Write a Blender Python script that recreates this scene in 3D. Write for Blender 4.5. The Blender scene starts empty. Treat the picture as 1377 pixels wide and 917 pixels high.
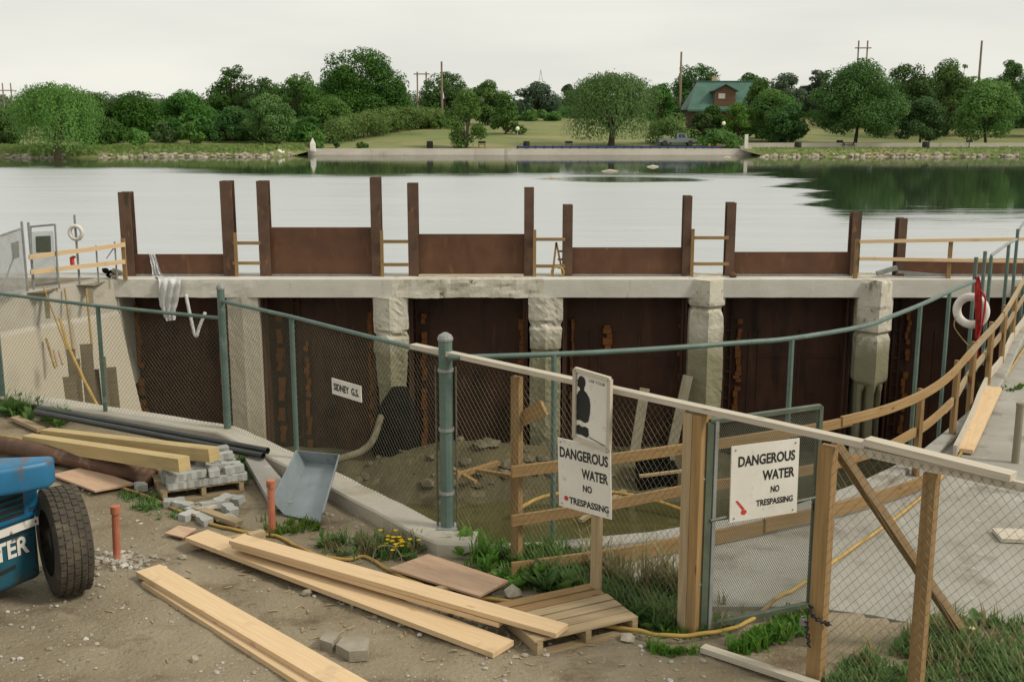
import bpy, bmesh, math, random
from mathutils import Vector, Matrix, noise
R = math.radians
random.seed(7)
scene = bpy.context.scene
COL = scene.collection

# ------------------------------------------------------------------ camera, sky, sun, exposure
FPX, UC, VC, PITCH, CAMZ = 1500.0, 688.5, 458.5, R(11.44), 4.2
cam_d = bpy.data.cameras.new("camera"); cam = bpy.data.objects.new("camera", cam_d); COL.objects.link(cam)
cam.location = (0, 0, CAMZ); cam.rotation_euler = (R(90) - PITCH, 0, 0)
cam_d.sensor_width = 36; cam_d.lens = 36 * FPX / 1377; cam_d.clip_start = 0.1; cam_d.clip_end = 6000
scene.camera = cam

SUN_EL, SUN_AZ = R(42), R(108)          # azimuth measured from +Y (away from the camera) towards +X
world = bpy.data.worlds.new("World"); scene.world = world; world.use_nodes = True
nt = world.node_tree; nt.nodes.clear()
wo = nt.nodes.new("ShaderNodeOutputWorld")
sky = nt.nodes.new("ShaderNodeTexSky"); sky.sky_type = 'NISHITA'; sky.sun_disc = False
sky.sun_elevation = SUN_EL; sky.sun_rotation = SUN_AZ; sky.dust_density = 4
b1 = nt.nodes.new("ShaderNodeBackground"); b1.inputs[1].default_value = 0.10
nt.links.new(sky.outputs[0], b1.inputs[0])
tc = nt.nodes.new("ShaderNodeTexCoord")
mp = nt.nodes.new("ShaderNodeMapping"); mp.inputs['Scale'].default_value = (1.6, 1.6, 9)
nz = nt.nodes.new("ShaderNodeTexNoise"); nz.inputs['Scale'].default_value = 1.8; nz.inputs['Detail'].default_value = 6
nt.links.new(tc.outputs['Generated'], mp.inputs[0]); nt.links.new(mp.outputs[0], nz.inputs[0])
cr = nt.nodes.new("ShaderNodeValToRGB")
cr.color_ramp.elements[0].position = .3; cr.color_ramp.elements[0].color = (.73, .735, .68, 1)
cr.color_ramp.elements[1].position = .75; cr.color_ramp.elements[1].color = (.91, .895, .81, 1)
nt.links.new(nz.outputs[0], cr.inputs[0])
b2 = nt.nodes.new("ShaderNodeBackground"); b2.inputs[1].default_value = 1.0
nt.links.new(cr.outputs[0], b2.inputs[0])
mxs = nt.nodes.new("ShaderNodeMixShader"); mxs.inputs[0].default_value = .93
nt.links.new(b1.outputs[0], mxs.inputs[1]); nt.links.new(b2.outputs[0], mxs.inputs[2])
nt.links.new(mxs.outputs[0], wo.inputs[0])

sd = bpy.data.lights.new("sun", 'SUN'); sd.energy = 2.3; sd.angle = R(12); sd.color = (1, .93, .8)
sun = bpy.data.objects.new("sun", sd); COL.objects.link(sun)
sv = Vector((math.sin(SUN_AZ) * math.cos(SUN_EL), math.cos(SUN_AZ) * math.cos(SUN_EL), math.sin(SUN_EL)))
sun.rotation_euler = sv.to_track_quat('Z', 'Y').to_euler(); sun.location = (0, 0, 60)
scene.view_settings.view_transform = 'Standard'; scene.view_settings.look = 'None'
scene.view_settings.exposure = 0.08; scene.view_settings.gamma = 1.0
scene.view_settings.use_curve_mapping = False

# ------------------------------------------------------------------ measuring: photo pixel -> point in the place
CP, SP = math.cos(PITCH), math.sin(PITCH)
CAM = Vector((0, 0, CAMZ))
def ray(u, v):
    a, b = (u - UC) / FPX, (VC - v) / FPX
    return Vector((a, CP + b * SP, -SP + b * CP))
def W(u, v, z=0.0):                     # on the level plane z
    d = ray(u, v); return CAM + d * ((z - CAMZ) / d.z)
def WY(u, v, y):                        # at distance y
    d = ray(u, v); return CAM + d * (y / d.y)
def WP(u, v, p, n):                     # on a plane
    d = ray(u, v); return CAM + d * ((p - CAM).dot(n) / d.dot(n))

# ------------------------------------------------------------------ mesh building
class MB:
    def __init__(s): s.v, s.f, s.uv = [], [], []
    def face(s, pts, uv=None):
        i = len(s.v); s.v += [tuple(p) for p in pts]; s.f.append(tuple(range(i, i + len(pts))))
        s.uv.append(uv or [(0, 0)] * len(pts))
    def raw(s, vs, fs, uvs=None):
        i = len(s.v); s.v += [tuple(p) for p in vs]
        for k, f in enumerate(fs):
            s.f.append(tuple(a + i for a in f)); s.uv.append(uvs[k] if uvs else [(vs[a][0], vs[a][1]) for a in f])
    def beam(s, p0, p1, w, h, up=(0, 0, 1), taper=1.0):
        p0, p1 = Vector(p0), Vector(p1); d = p1 - p0; L = d.length; d.normalize()
        up = Vector(up); sd_ = d.cross(up)
        if sd_.length < 1e-4: sd_ = d.cross(Vector((0, 1, 0)))
        sd_.normalize(); up = sd_.cross(d)
        ou, ov = random.uniform(0, 50), random.uniform(0, 50)
        c = []
        for p, t in ((p0, 1), (p1, taper)):
            for a, b in ((-1, -1), (1, -1), (1, 1), (-1, 1)):
                c.append(p + sd_ * (a * w * t / 2) + up * (b * h * t / 2))
        e = [w, h, w, h]; acc = 0
        for k in range(4):
            k2 = (k + 1) % 4
            s.face([c[k], c[k2], c[4 + k2], c[4 + k]], [(ou, ov + acc), (ou, ov + acc + e[k]), (ou + L, ov + acc + e[k]), (ou + L, ov + acc)])
            acc += e[k] + .07
        s.face([c[3], c[2], c[1], c[0]], [(ou + 9, ov), (ou + 9 + w, ov), (ou + 9 + w, ov + h), (ou + 9, ov + h)])
        s.face([c[4], c[5], c[6], c[7]], [(ou + 9, ov), (ou + 9 + w, ov), (ou + 9 + w, ov + h), (ou + 9, ov + h)])
    def box(s, lo, hi):
        lo, hi = Vector(lo), Vector(hi)
        s.beam((lo.x, (lo.y + hi.y) / 2, (lo.z + hi.z) / 2), (hi.x, (lo.y + hi.y) / 2, (lo.z + hi.z) / 2), hi.y - lo.y, hi.z - lo.z)
    def tube(s, pts, r, n=8, caps=True):
        pts = [Vector(p) for p in pts]; rings = []
        rs = r if isinstance(r, (list, tuple)) else [r] * len(pts)
        prev = None; acc = 0; ou = random.uniform(0, 50)
        base = len(s.v)
        for i, p in enumerate(pts):
            t = (pts[min(i + 1, len(pts) - 1)] - pts[max(i - 1, 0)])
            if t.length < 1e-9: t = Vector((0, 0, 1))
            t.normalize()
            if prev is None:
                a = t.cross(Vector((0, 0, 1)))
                if a.length < 1e-3: a = Vector((1, 0, 0))
            else:
                a = prev - t * prev.dot(t)
            a.normalize(); prev = a; b = t.cross(a)
            for k in range(n):
                an = 2 * math.pi * k / n
                s.v.append(tuple(p + (a * math.cos(an) + b * math.sin(an)) * rs[i]))
        for i in range(len(pts) - 1):
            L = (pts[i + 1] - pts[i]).length
            for k in range(n):
                k2 = (k + 1) % n
                s.f.append((base + i * n + k, base + i * n + k2, base + (i + 1) * n + k2, base + (i + 1) * n + k))
                s.uv.append([(ou + acc, k * .1), (ou + acc, k * .1 + .1), (ou + acc + L, k * .1 + .1), (ou + acc + L, k * .1)])
            acc += L
        if caps:
            s.f.append(tuple(base + k for k in range(n))[::-1]); s.uv.append([(0, 0)] * n)
            e = base + (len(pts) - 1) * n
            s.f.append(tuple(e + k for k in range(n))); s.uv.append([(0, 0)] * n)
    def sweep(s, pts, w, h):             # an upright board bent along a curve
        pts = [Vector(p) for p in pts]; base = len(s.v); acc = 0; ou, ov = random.uniform(0, 50), random.uniform(0, 50)
        for i, p in enumerate(pts):
            t = pts[min(i + 1, len(pts) - 1)] - pts[max(i - 1, 0)]; t.z = 0; t.normalize()
            sd_ = Vector((t.y, -t.x, 0))
            for a, b in ((-1, -1), (1, -1), (1, 1), (-1, 1)):
                s.v.append(tuple(p + sd_ * (a * w / 2) + Vector((0, 0, b * h / 2))))
        e = [w, h, w, h]
        for i in range(len(pts) - 1):
            L = (pts[i + 1] - pts[i]).length; o = 0
            for k in range(4):
                k2 = (k + 1) % 4
                s.f.append((base + i * 4 + k, base + i * 4 + k2, base + i * 4 + 4 + k2, base + i * 4 + 4 + k))
                s.uv.append([(ou + acc, ov + o), (ou + acc, ov + o + e[k]), (ou + acc + L, ov + o + e[k]), (ou + acc + L, ov + o)])
                o += e[k] + .07
            acc += L
        m = base + (len(pts) - 1) * 4
        s.f.append((base + 3, base + 2, base + 1, base)); s.uv.append([(ou, ov), (ou + w, ov), (ou + w, ov + h), (ou, ov + h)])
        s.f.append((m, m + 1, m + 2, m + 3)); s.uv.append([(ou, ov), (ou + w, ov), (ou + w, ov + h), (ou, ov + h)])
    def prism(s, plan, z0, z1):          # a plan outline given thickness
        n = len(plan)
        s.face([(p[0], p[1], z1) for p in plan], [(p[0], p[1]) for p in plan])
        s.face([(p[0], p[1], z0) for p in plan][::-1], [(p[0], p[1]) for p in plan])
        for i in range(n):
            a, b = plan[i], plan[(i + 1) % n]
            s.face([(a[0], a[1], z0), (b[0], b[1], z0), (b[0], b[1], z1), (a[0], a[1], z1)], [(0, z0), (1, z0), (1, z1), (0, z1)])
    def slab(s, pts, nrm, t):            # polygon pts pushed by t along nrm
        nrm = Vector(nrm); a = [Vector(p) for p in pts]; b = [p + nrm * t for p in a]; n = len(a)
        ou = random.uniform(0, 50); ex = (a[1] - a[0]).normalized(); ey = nrm.cross(ex)
        q = lambda p: (ou + (p - a[0]).dot(ex), (p - a[0]).dot(ey))
        s.face(b, [q(p) for p in b]); s.face(a[::-1], [q(p) for p in a[::-1]])
        for i in range(n):
            j = (i + 1) % n; s.face([a[i], a[j], b[j], b[i]], [q(a[i]), q(a[j]), q(b[j]), q(b[i])])
    def stone(s, c, r, sq=.7):
        vs = []; 
        t = (1 + 5 ** .5) / 2
        base = [(-1, t, 0), (1, t, 0), (-1, -t, 0), (1, -t, 0), (0, -1, t), (0, 1, t), (0, -1, -t), (0, 1, -t), (t, 0, -1), (t, 0, 1), (-t, 0, -1), (-t, 0, 1)]
        an = random.uniform(0, 6.28); ca, sa = math.cos(an), math.sin(an); ax, ay = random.uniform(.7, 1.3), random.uniform(.7, 1.2)
        for x, y, z in base:
            k = random.uniform(.75, 1.2) * r / 1.9
            x, y, z = x * k * ax, y * k * ay, z * k * sq
            vs.append((c[0] + x * ca - y * sa, c[1] + x * sa + y * ca, c[2] + z))
        fs = [(0, 11, 5), (0, 5, 1), (0, 1, 7), (0, 7, 10), (0, 10, 11), (1, 5, 9), (5, 11, 4), (11, 10, 2), (10, 7, 6), (7, 1, 8),
              (3, 9, 4), (3, 4, 2), (3, 2, 6), (3, 6, 8), (3, 8, 9), (4, 9, 5), (2, 4, 11), (6, 2, 10), (8, 6, 7), (9, 8, 1)]
        s.raw(vs, fs)
    def ball(s, c, r, n=12, m=8, sz=1.0):
        vs, fs = [], []
        for i in range(m + 1):
            th = math.pi * i / m
            for k in range(n):
                ph = 2 * math.pi * k / n
                vs.append((c[0] + r * math.sin(th) * math.cos(ph), c[1] + r * math.sin(th) * math.sin(ph), c[2] + r * sz * math.cos(th)))
        for i in range(m):
            for k in range(n):
                fs.append((i * n + k, (i + 1) * n + k, (i + 1) * n + (k + 1) % n, i * n + (k + 1) % n))
        s.raw(vs, fs)
    def torus(s, c, ax, R0, r, n=28, m=10):
        ax = Vector(ax).normalized(); a = ax.cross(Vector((0, 0, 1)))
        if a.length < 1e-3: a = Vector((1, 0, 0))
        a.normalize(); b = ax.cross(a); c = Vector(c); vs, fs = [], []
        for i in range(n):
            t = 2 * math.pi * i / n; d = a * math.cos(t) + b * math.sin(t)
            for k in range(m):
                p = 2 * math.pi * k / m
                vs.append(c + d * (R0 + r * math.cos(p)) + ax * (r * math.sin(p)))
        for i in range(n):
            for k in range(m):
                fs.append((i * m + k, ((i + 1) % n) * m + k, ((i + 1) % n) * m + (k + 1) % m, i * m + (k + 1) % m))
        s.raw(vs, fs)
    def mesh(s, name, mat, org, smooth=False):
        o = Vector(org); me = bpy.data.meshes.new(name)
        me.from_pydata([(a[0] - o.x, a[1] - o.y, a[2] - o.z) for a in s.v], [], s.f)
        ul = me.uv_layers.new(name="UVMap"); flat = []
        for q in s.uv:
            for a in q: flat += [a[0], a[1]]
        ul.data.foreach_set("uv", flat)
        if smooth: me.polygons.foreach_set("use_smooth", [True] * len(me.polygons))
        me.materials.append(mat); me.update(); return me

ORG = {}
def thing(name, label, cat, loc, group=None):
    o = bpy.data.objects.new(name, None); COL.objects.link(o); o.location = loc; o.empty_display_size = .2
    o['label'] = label; o['category'] = cat
    if group: o['group'] = group
    ORG[o] = Vector(loc); return o
def part(mb, name, mat, parent, label=None, smooth=False, kind=None):
    o = bpy.data.objects.new(name, mb.mesh(name, mat, ORG[parent], smooth)); COL.objects.link(o); o.parent = parent
    ORG[o] = ORG[parent]
    if label: o['label'] = label
    if kind: o['kind'] = kind
    return o
def solo(mb, name, mat, label, cat, group=None, smooth=False, kind=None):
    xs = [a[0] for a in mb.v]; ys = [a[1] for a in mb.v]; zs = [a[2] for a in mb.v]
    org = Vector(((min(xs) + max(xs)) / 2, (min(ys) + max(ys)) / 2, min(zs)))
    o = bpy.data.objects.new(name, mb.mesh(name, mat, org, smooth)); COL.objects.link(o); o.location = org
    if label: o['label'] = label
    if cat: o['category'] = cat
    if group: o['group'] = group
    if kind: o['kind'] = kind
    ORG[o] = org; return o
def struct(mb, name, mat, smooth=False):
    o = bpy.data.objects.new(name, mb.mesh(name, mat, (0, 0, 0), smooth)); COL.objects.link(o); o['kind'] = 'structure'; ORG[o] = Vector(); return o
def stuff(mb, name, mat, label, cat, smooth=False):
    return solo(mb, name, mat, label, cat, smooth=smooth, kind='stuff')

def catmull(pts, k=6):
    pts = [Vector(p) for p in pts]; out = []
    for i in range(len(pts) - 1):
        p0, p1, p2, p3 = pts[max(i - 1, 0)], pts[i], pts[i + 1], pts[min(i + 2, len(pts) - 1)]
        for j in range(k):
            t = j / k
            out.append(.5 * ((2 * p1) + (p2 - p0) * t + (2 * p0 - 5 * p1 + 4 * p2 - p3) * t * t + (3 * p1 - p0 - 3 * p2 + p3) * t ** 3))
    out.append(pts[-1]); return out
def text_polys(txt, bold=0.0):
    cu = bpy.data.curves.new("t", 'FONT'); cu.body = txt; cu.size = 1; cu.offset = bold; cu.resolution_u = 3
    ob = bpy.data.objects.new("t", cu); COL.objects.link(ob)
    me = bpy.data.meshes.new_from_object(ob.evaluated_get(bpy.context.evaluated_depsgraph_get()))
    vs = [v.co.copy() for v in me.vertices]; fs = [tuple(p.vertices) for p in me.polygons]
    bpy.data.objects.remove(ob); bpy.data.curves.remove(cu); bpy.data.meshes.remove(me)
    x0 = min(v.x for v in vs); x1 = max(v.x for v in vs); y0 = min(v.y for v in vs); y1 = max(v.y for v in vs)
    return [((v.x - x0) / (x1 - x0), (v.y - y0) / (y1 - y0)) for v in vs], fs
def put_text(mb, txt, O, X, Y, box, nrm, bold=.0):   # box in fractions of the sheet
    vs, fs = text_polys(txt, bold); x0, y0, x1, y1 = box
    pts = [O + X * (x0 + a * (x1 - x0)) + Y * (y0 + b * (y1 - y0)) + nrm for a, b in vs]
    mb.raw(pts, fs)

# ------------------------------------------------------------------ materials
def ramp(nt, src, lo, hi, c0=(0, 0, 0, 1), c1=(1, 1, 1, 1)):
    r = nt.nodes.new("ShaderNodeValToRGB"); e = r.color_ramp.elements
    e[0].position, e[0].color, e[1].position, e[1].color = lo, c0, hi, c1
    nt.links.new(src, r.inputs[0]); return r.outputs[0]
def c4(c): return (c[0], c[1], c[2], 1)
def mix(nt, fac, a, b):
    m = nt.nodes.new("ShaderNodeMix"); m.data_type = 'RGBA'
    if isinstance(fac, (int, float)): m.inputs[0].default_value = fac
    else: nt.links.new(fac, m.inputs[0])
    for i, q in ((6, a), (7, b)):
        if isinstance(q, tuple): m.inputs[i].default_value = c4(q)
        else: nt.links.new(q, m.inputs[i])
    return m.outputs[2]
def noise_of(nt, co, scale, stretch=(1, 1, 1), detail=6, rough=.6):
    m = nt.nodes.new("ShaderNodeMapping"); m.inputs['Scale'].default_value = stretch
    nt.links.new(co, m.inputs[0]); n = nt.nodes.new("ShaderNodeTexNoise")
    n.inputs['Scale'].default_value = scale; n.inputs['Detail'].default_value = detail; n.inputs['Roughness'].default_value = rough
    nt.links.new(m.outputs[0], n.inputs[0]); return n.outputs[0]
def math_(nt, op, a, b=0.0, c=None):
    m = nt.nodes.new("ShaderNodeMath"); m.operation = op
    for i, q in enumerate((a, b) if c is None else (a, b, c)):
        if isinstance(q, (int, float)): m.inputs[i].default_value = q
        else: nt.links.new(q, m.inputs[i])
    return m.outputs[0]
def base_mat(name):
    m = bpy.data.materials.new(name); m.use_nodes = True; nt = m.node_tree
    return m, nt, nt.nodes["Principled BSDF"]
def coord(nt, kind):
    if kind == 'pos':
        return nt.nodes.new("ShaderNodeNewGeometry").outputs['Position']
    t = nt.nodes.new("ShaderNodeTexCoord"); return t.outputs['UV' if kind == 'uv' else 'Object']
def M(name, c1, c2, scale=3, rough=.85, co='pos', stretch=(1, 1, 1), detail=8, lo=.35, hi=.65, bump=.3, bscale=30, bstretch=(1, 1, 1),
      layers=(), zl=(), metal=0.0, rnd=0.0, spec=.3, bdist=.02):
    m, nt, b = base_mat(name); p = coord(nt, co)
    col = mix(nt, ramp(nt, noise_of(nt, p, scale, stretch, detail), lo, hi), c1, c2)
    for c, sc, l, h, st in layers:
        col = mix(nt, ramp(nt, noise_of(nt, p, sc, st), l, h), col, c)
    for c, z0, z1, wob in zl:          # a stain below / above a height on the thing itself
        s = nt.nodes.new("ShaderNodeSeparateXYZ"); nt.links.new(coord(nt, 'pos'), s.inputs[0])
        z = math_(nt, 'ADD', s.outputs[2], math_(nt, 'MULTIPLY', noise_of(nt, coord(nt, 'pos'), 1.6, (1, 1, .5)), wob))
        f = nt.nodes.new("ShaderNodeMapRange"); f.inputs[1].default_value = z0; f.inputs[2].default_value = z1
        nt.links.new(z, f.inputs[0]); col = mix(nt, f.outputs[0], col, c)
    if rnd:
        oi = nt.nodes.new("ShaderNodeObjectInfo"); hs = nt.nodes.new("ShaderNodeHueSaturation")
        mr = nt.nodes.new("ShaderNodeMapRange"); mr.inputs[3].default_value = 1 - rnd; mr.inputs[4].default_value = 1 + rnd
        nt.links.new(oi.outputs['Random'], mr.inputs[0]); nt.links.new(mr.outputs[0], hs.inputs['Value'])
        nt.links.new(col, hs.inputs['Color']); col = hs.outputs[0]
    nt.links.new(col, b.inputs['Base Color']); b.inputs['Roughness'].default_value = rough
    b.inputs['Metallic'].default_value = metal; b.inputs['Specular IOR Level'].default_value = spec
    if bump:
        bn = nt.nodes.new("ShaderNodeBump"); bn.inputs['Strength'].default_value = bump; bn.inputs['Distance'].default_value = bdist
        nt.links.new(noise_of(nt, p, bscale, bstretch, 6), bn.inputs['Height']); nt.links.new(bn.outputs[0], b.inputs['Normal'])
    return m
def wood(name, c1, c2, dark, rnd=.12, knots=True, rough=.75):
    L = [(dark, .55, .60, .8, (1, 3, 1)), (tuple(.62 * x for x in c2), .9, .66, .82, (1, 2.2, 1))]
    m = M(name, c1, c2, 2.2, rough, 'uv', (.8, 16, 1), 6, .3, .7, .25, 5, (1, 30, 1), L, rnd=rnd)
    nt = m.node_tree; b = nt.nodes["Principled BSDF"]; src = b.inputs['Base Color'].links[0].from_socket
    uv = coord(nt, 'uv'); mp = nt.nodes.new("ShaderNodeMapping"); mp.inputs['Scale'].default_value = (2.1, 6.5, 1); nt.links.new(uv, mp.inputs[0])
    vo = nt.nodes.new("ShaderNodeTexVoronoi"); vo.inputs['Scale'].default_value = 1; nt.links.new(mp.outputs[0], vo.inputs['Vector'])
    col = mix(nt, ramp(nt, vo.outputs['Distance'], .05, .13, (.75, .75, .75, 1), (0, 0, 0, 1)), src, dark) if knots else src
    mud = ramp(nt, noise_of(nt, coord(nt, 'pos'), 2.6, (1, 1, 1), 5), .60, .78, (0, 0, 0, 1), (.5, .5, .5, 1))
    col = mix(nt, mud, col, (.21, .165, .11)); nt.links.new(col, b.inputs['Base Color']); return m
MAT = {}
MAT['lumber'] = wood('fresh_lumber', (.68, .50, .305), (.585, .41, .23), (.43, .26, .12), .07)
MAT['lumber_old'] = wood('weathered_lumber', (.40, .31, .19), (.27, .19, .105), (.13, .085, .045))
MAT['lumber_orange'] = wood('orange_lumber', (.33, .21, .09), (.215, .13, .055), (.085, .05, .025))
MAT['lumber_pale'] = wood('pale_lumber', (.52, .47, .385), (.41, .36, .28), (.24, .19, .135))
MAT['lumber_grey'] = wood('grey_timber', (.27, .24, .17), (.20, .175, .12), (.14, .11, .07))
MAT['timber_yellow'] = wood('squared_timber', (.50, .39, .20), (.40, .29, .13), (.25, .17, .07), knots=False)
MAT['block'] = wood('orange_blocking', (.32, .125, .036), (.165, .065, .022), (.03, .015, .01), knots=True)
MAT['ply'] = M('plywood', (.52, .36, .245), (.42, .275, .18), 2.5, .8, 'uv', (1, 6, 1), bump=.1, layers=[((.3, .18, .1), 1.5, .6, .75, (1, 1, 1))])
MAT['concrete'] = M('concrete', (.44, .425, .385), (.34, .325, .285), 1.2, .9, bump=.35, bscale=14, layers=[((.2, .185, .15), 3.5, .62, .75, (1, 1, .35)), ((.55, .53, .49), 9, .68, .74, (1, 1, 1))])
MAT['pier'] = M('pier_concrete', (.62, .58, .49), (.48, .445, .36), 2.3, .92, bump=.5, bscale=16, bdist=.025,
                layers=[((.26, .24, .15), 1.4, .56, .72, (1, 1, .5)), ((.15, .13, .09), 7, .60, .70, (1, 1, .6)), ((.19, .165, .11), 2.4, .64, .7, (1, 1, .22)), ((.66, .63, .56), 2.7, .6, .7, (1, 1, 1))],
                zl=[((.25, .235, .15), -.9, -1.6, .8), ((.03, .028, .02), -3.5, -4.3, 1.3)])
MAT['wing'] = M('wing_wall_concrete', (.47, .44, .375), (.38, .345, .28), .9, .92, bump=.4, bscale=12,
                layers=[((.24, .205, .14), 1.1, .6, .72, (.5, .5, 1.6)), ((.55, .52, .46), 5, .66, .74, (1, 1, .3))], zl=[((.44, .395, .31), -.85, -1.0, .12), ((.30, .26, .17), -2.6, -4.5, 1.5)])
MAT['formed'] = M('formed_concrete', (.62, .59, .53), (.51, .48, .42), .8, .9, bump=.25, bscale=18, layers=[((.30, .275, .22), 2.5, .62, .76, (1, 1, .25)), ((.64, .62, .57), 7, .66, .74, (1, 1, .4)), ((.14, .12, .09), 3.2, .72, .76, (1, 1, 1))])
MAT['walk'] = M('walkway_concrete', (.36, .345, .31), (.26, .245, .21), .7, .92, bump=.3, bscale=25,
                layers=[((.17, .15, .12), 1.7, .54, .72, (1, 1, 1)), ((.42, .405, .375), 4.5, .62, .72, (1, 1, 1)), ((.16, .145, .115), 14, .68, .76, (1, 1, 1))])
MAT['dirt'] = M('packed_dirt', (.30, .252, .175), (.18, .142, .088), .55, .95, bump=.9, bscale=22, bdist=.03,
                layers=[((.13, .095, .055), 1.1, .54, .68, (1, 1.6, 1)), ((.31, .275, .205), 3.1, .60, .78, (1, 1, 1)), ((.12, .095, .06), 9, .62, .72, (1, 1, 1)), ((.40, .365, .305), 38, .62, .70, (1, 1, 1)), ((.09, .07, .045), 55, .64, .72, (1, 1, 1))])
MAT['mud'] = M('pit_mud', (.105, .09, .046), (.066, .056, .028), 1.1, .85, bump=.8, bscale=5, bdist=.1, layers=[((.17, .14, .08), 2.2, .58, .72, (1, 1, 1)), ((.05, .045, .03), 3.5, .6, .72, (1, 1, 1))])
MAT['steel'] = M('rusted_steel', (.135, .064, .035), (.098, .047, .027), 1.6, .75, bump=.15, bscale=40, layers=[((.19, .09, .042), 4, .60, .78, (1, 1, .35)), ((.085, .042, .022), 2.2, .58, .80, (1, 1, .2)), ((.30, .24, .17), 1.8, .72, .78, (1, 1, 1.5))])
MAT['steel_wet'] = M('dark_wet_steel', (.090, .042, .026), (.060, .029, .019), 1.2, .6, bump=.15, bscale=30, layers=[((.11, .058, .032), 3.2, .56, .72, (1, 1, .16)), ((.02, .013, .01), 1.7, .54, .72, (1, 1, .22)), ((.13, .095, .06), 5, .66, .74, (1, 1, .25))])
MAT['post_steel'] = M('guide_post_steel', (.135, .078, .05), (.09, .052, .035), 2.5, .65, bump=.2, bscale=30, layers=[((.26, .115, .035), 5, .62, .72, (1, 1, .4)), ((.05, .035, .025), 3, .6, .75, (1, 1, .3)), ((.42, .38, .3), 3.4, .76, .79, (1, 1, .8))])
MAT['rust_pipe'] = M('rusty_pipe', (.13, .07, .042), (.085, .046, .03), 3, .7, bump=.3, layers=[((.30, .20, .14), 2, .6, .75, (1, 1, 1))])
MAT['black_pipe'] = M('black_pipe', (.032, .036, .034), (.02, .023, .022), 4, .42, bump=.1, spec=.5, layers=[((.09, .08, .065), 3, .66, .78, (1, 1, 1))])
MAT['green_paint'] = M('green_coated_steel', (.105, .16, .135), (.078, .122, .102), 6, .5, bump=.1, spec=.5, layers=[((.22, .26, .235), 5, .6, .75, (1, 1, 1)), ((.1, .08, .055), 9, .7, .78, (1, 1, 1))])
MAT['fine_mesh'] = M('grey_fine_mesh', (.19, .20, .155), (.15, .16, .12), 6, .6, bump=0)
MAT['gate_green'] = M('gate_green_steel', (.095, .12, .085), (.07, .088, .06), 6, .5, bump=.1, spec=.5, layers=[((.2, .2, .15), 5, .62, .75, (1, 1, 1))])
MAT['wire'] = M('galvanised_wire', (.15, .145, .10), (.10, .095, .062), 8, .5, bump=0, metal=.25)
MAT['wire_light'] = M('bright_wire', (.20, .18, .115), (.13, .115, .07), 8, .5, bump=0, metal=.2)
MAT['galv'] = M('galvanised_sheet', (.29, .33, .345), (.215, .25, .265), 3, .45, bump=.1, metal=.35, spec=.5, layers=[((.17, .16, .12), 2.5, .6, .72, (1, 1, 1)), ((.2, .14, .08), 6, .68, .75, (1, 1, 1))])
MAT['grey_steel'] = M('grey_steel', (.30, .31, .30), (.22, .225, .215), 5, .5, bump=.1, metal=.2)
MAT['white'] = M('white_paint', (.70, .68, .62), (.63, .60, .54), 2.5, .55, bump=.05, layers=[((.50, .43, .33), 3, .62, .8, (1, 1, .5)), ((.33, .2, .1), 7, .70, .78, (1, 1, .25)), ((.45, .43, .38), 14, .6, .75, (1, 1, 1))])
MAT['ring_white'] = M('ring_white', (.68, .65, .60), (.56, .53, .48), 4, .5, bump=.05)
MAT['black'] = M('black_paint', (.018, .018, .017), (.028, .027, .025), 5, .6, bump=0)
MAT['red'] = M('red_cloth', (.42, .03, .025), (.26, .018, .016), 12, .8, bump=.3, bscale=40)
MAT['red_paint'] = M('red_paint', (.55, .06, .035), (.45, .045, .03), 5, .5, bump=0)
MAT['orange_pvc'] = M('orange_pipe', (.46, .165, .095), (.35, .115, .065), 5, .6, bump=.15, layers=[((.17, .09, .055), 7, .6, .7, (1, 1, 1)), ((.62, .32, .21), 4, .66, .76, (1, 1, 1))])
MAT['hose'] = M('yellow_hose', (.44, .29, .075), (.33, .21, .06), 4, .55, bump=.05, layers=[((.26, .17, .06), 6, .62, .74, (1, 1, 1))])
MAT['blue'] = M('blue_paint', (.015, .15, .30), (.012, .11, .225), 2.2, .45, bump=.05, spec=.5, layers=[((.12, .075, .05), 5.5, .58, .68, (1, 1, .6)), ((.16, .13, .095), 2.1, .62, .8, (1, 1, 1)), ((.05, .075, .085), 1.9, .58, .76, (1, 1, 1)), ((.32, .36, .37), 7, .7, .78, (1, 1, 1))])
MAT['blue_dirty'] = M('dirty_blue_paint', (.018, .095, .14), (.012, .065, .095), 3, .6, bump=.1, layers=[((.085, .06, .04), 3, .55, .7, (1, 1, .5)), ((.03, .04, .04), 2, .55, .75, (1, 1, 1))])
MAT['rubber'] = M('tyre_rubber', (.048, .042, .034), (.075, .063, .047), 5, .9, bump=.2, layers=[((.13, .105, .075), 3, .58, .74, (1, 1, 1))])
MAT['stripe'] = M('chipped_white_stripe', (.72, .69, .63), (.62, .59, .53), 5, .55, bump=.05, layers=[((.2, .08, .035), 8, .56, .66, (1, 1, 1))])
MAT['paver'] = M('grey_paver', (.40, .40, .375), (.32, .32, .295), 6, .9, bump=.3, bscale=50, rnd=.12)
MAT['stone'] = M('pale_stone', (.38, .345, .275), (.26, .225, .17), 4, .9, bump=.4, rnd=.1)
MAT['lumber_dark'] = wood('dark_brace_lumber', (.20, .13, .06), (.13, .082, .036), (.06, .04, .02))
MAT['form'] = wood('stained_form_board', (.15, .12, .07), (.085, .068, .042), (.04, .03, .02))
MAT['pitstone'] = M('muddy_stone', (.16, .14, .09), (.09, .078, .048), 3, .92, bump=.3)
MAT['gravel'] = M('gravel_stone', (.42, .385, .33), (.22, .185, .14), 2.3, .92, bump=0, layers=[((.52, .50, .46), 5, .55, .6, (1, 1, 1))])
MAT['riprap'] = M('shore_rock', (.43, .38, .30), (.19, .165, .12), .7, .92, bump=.4, bscale=4)
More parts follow.
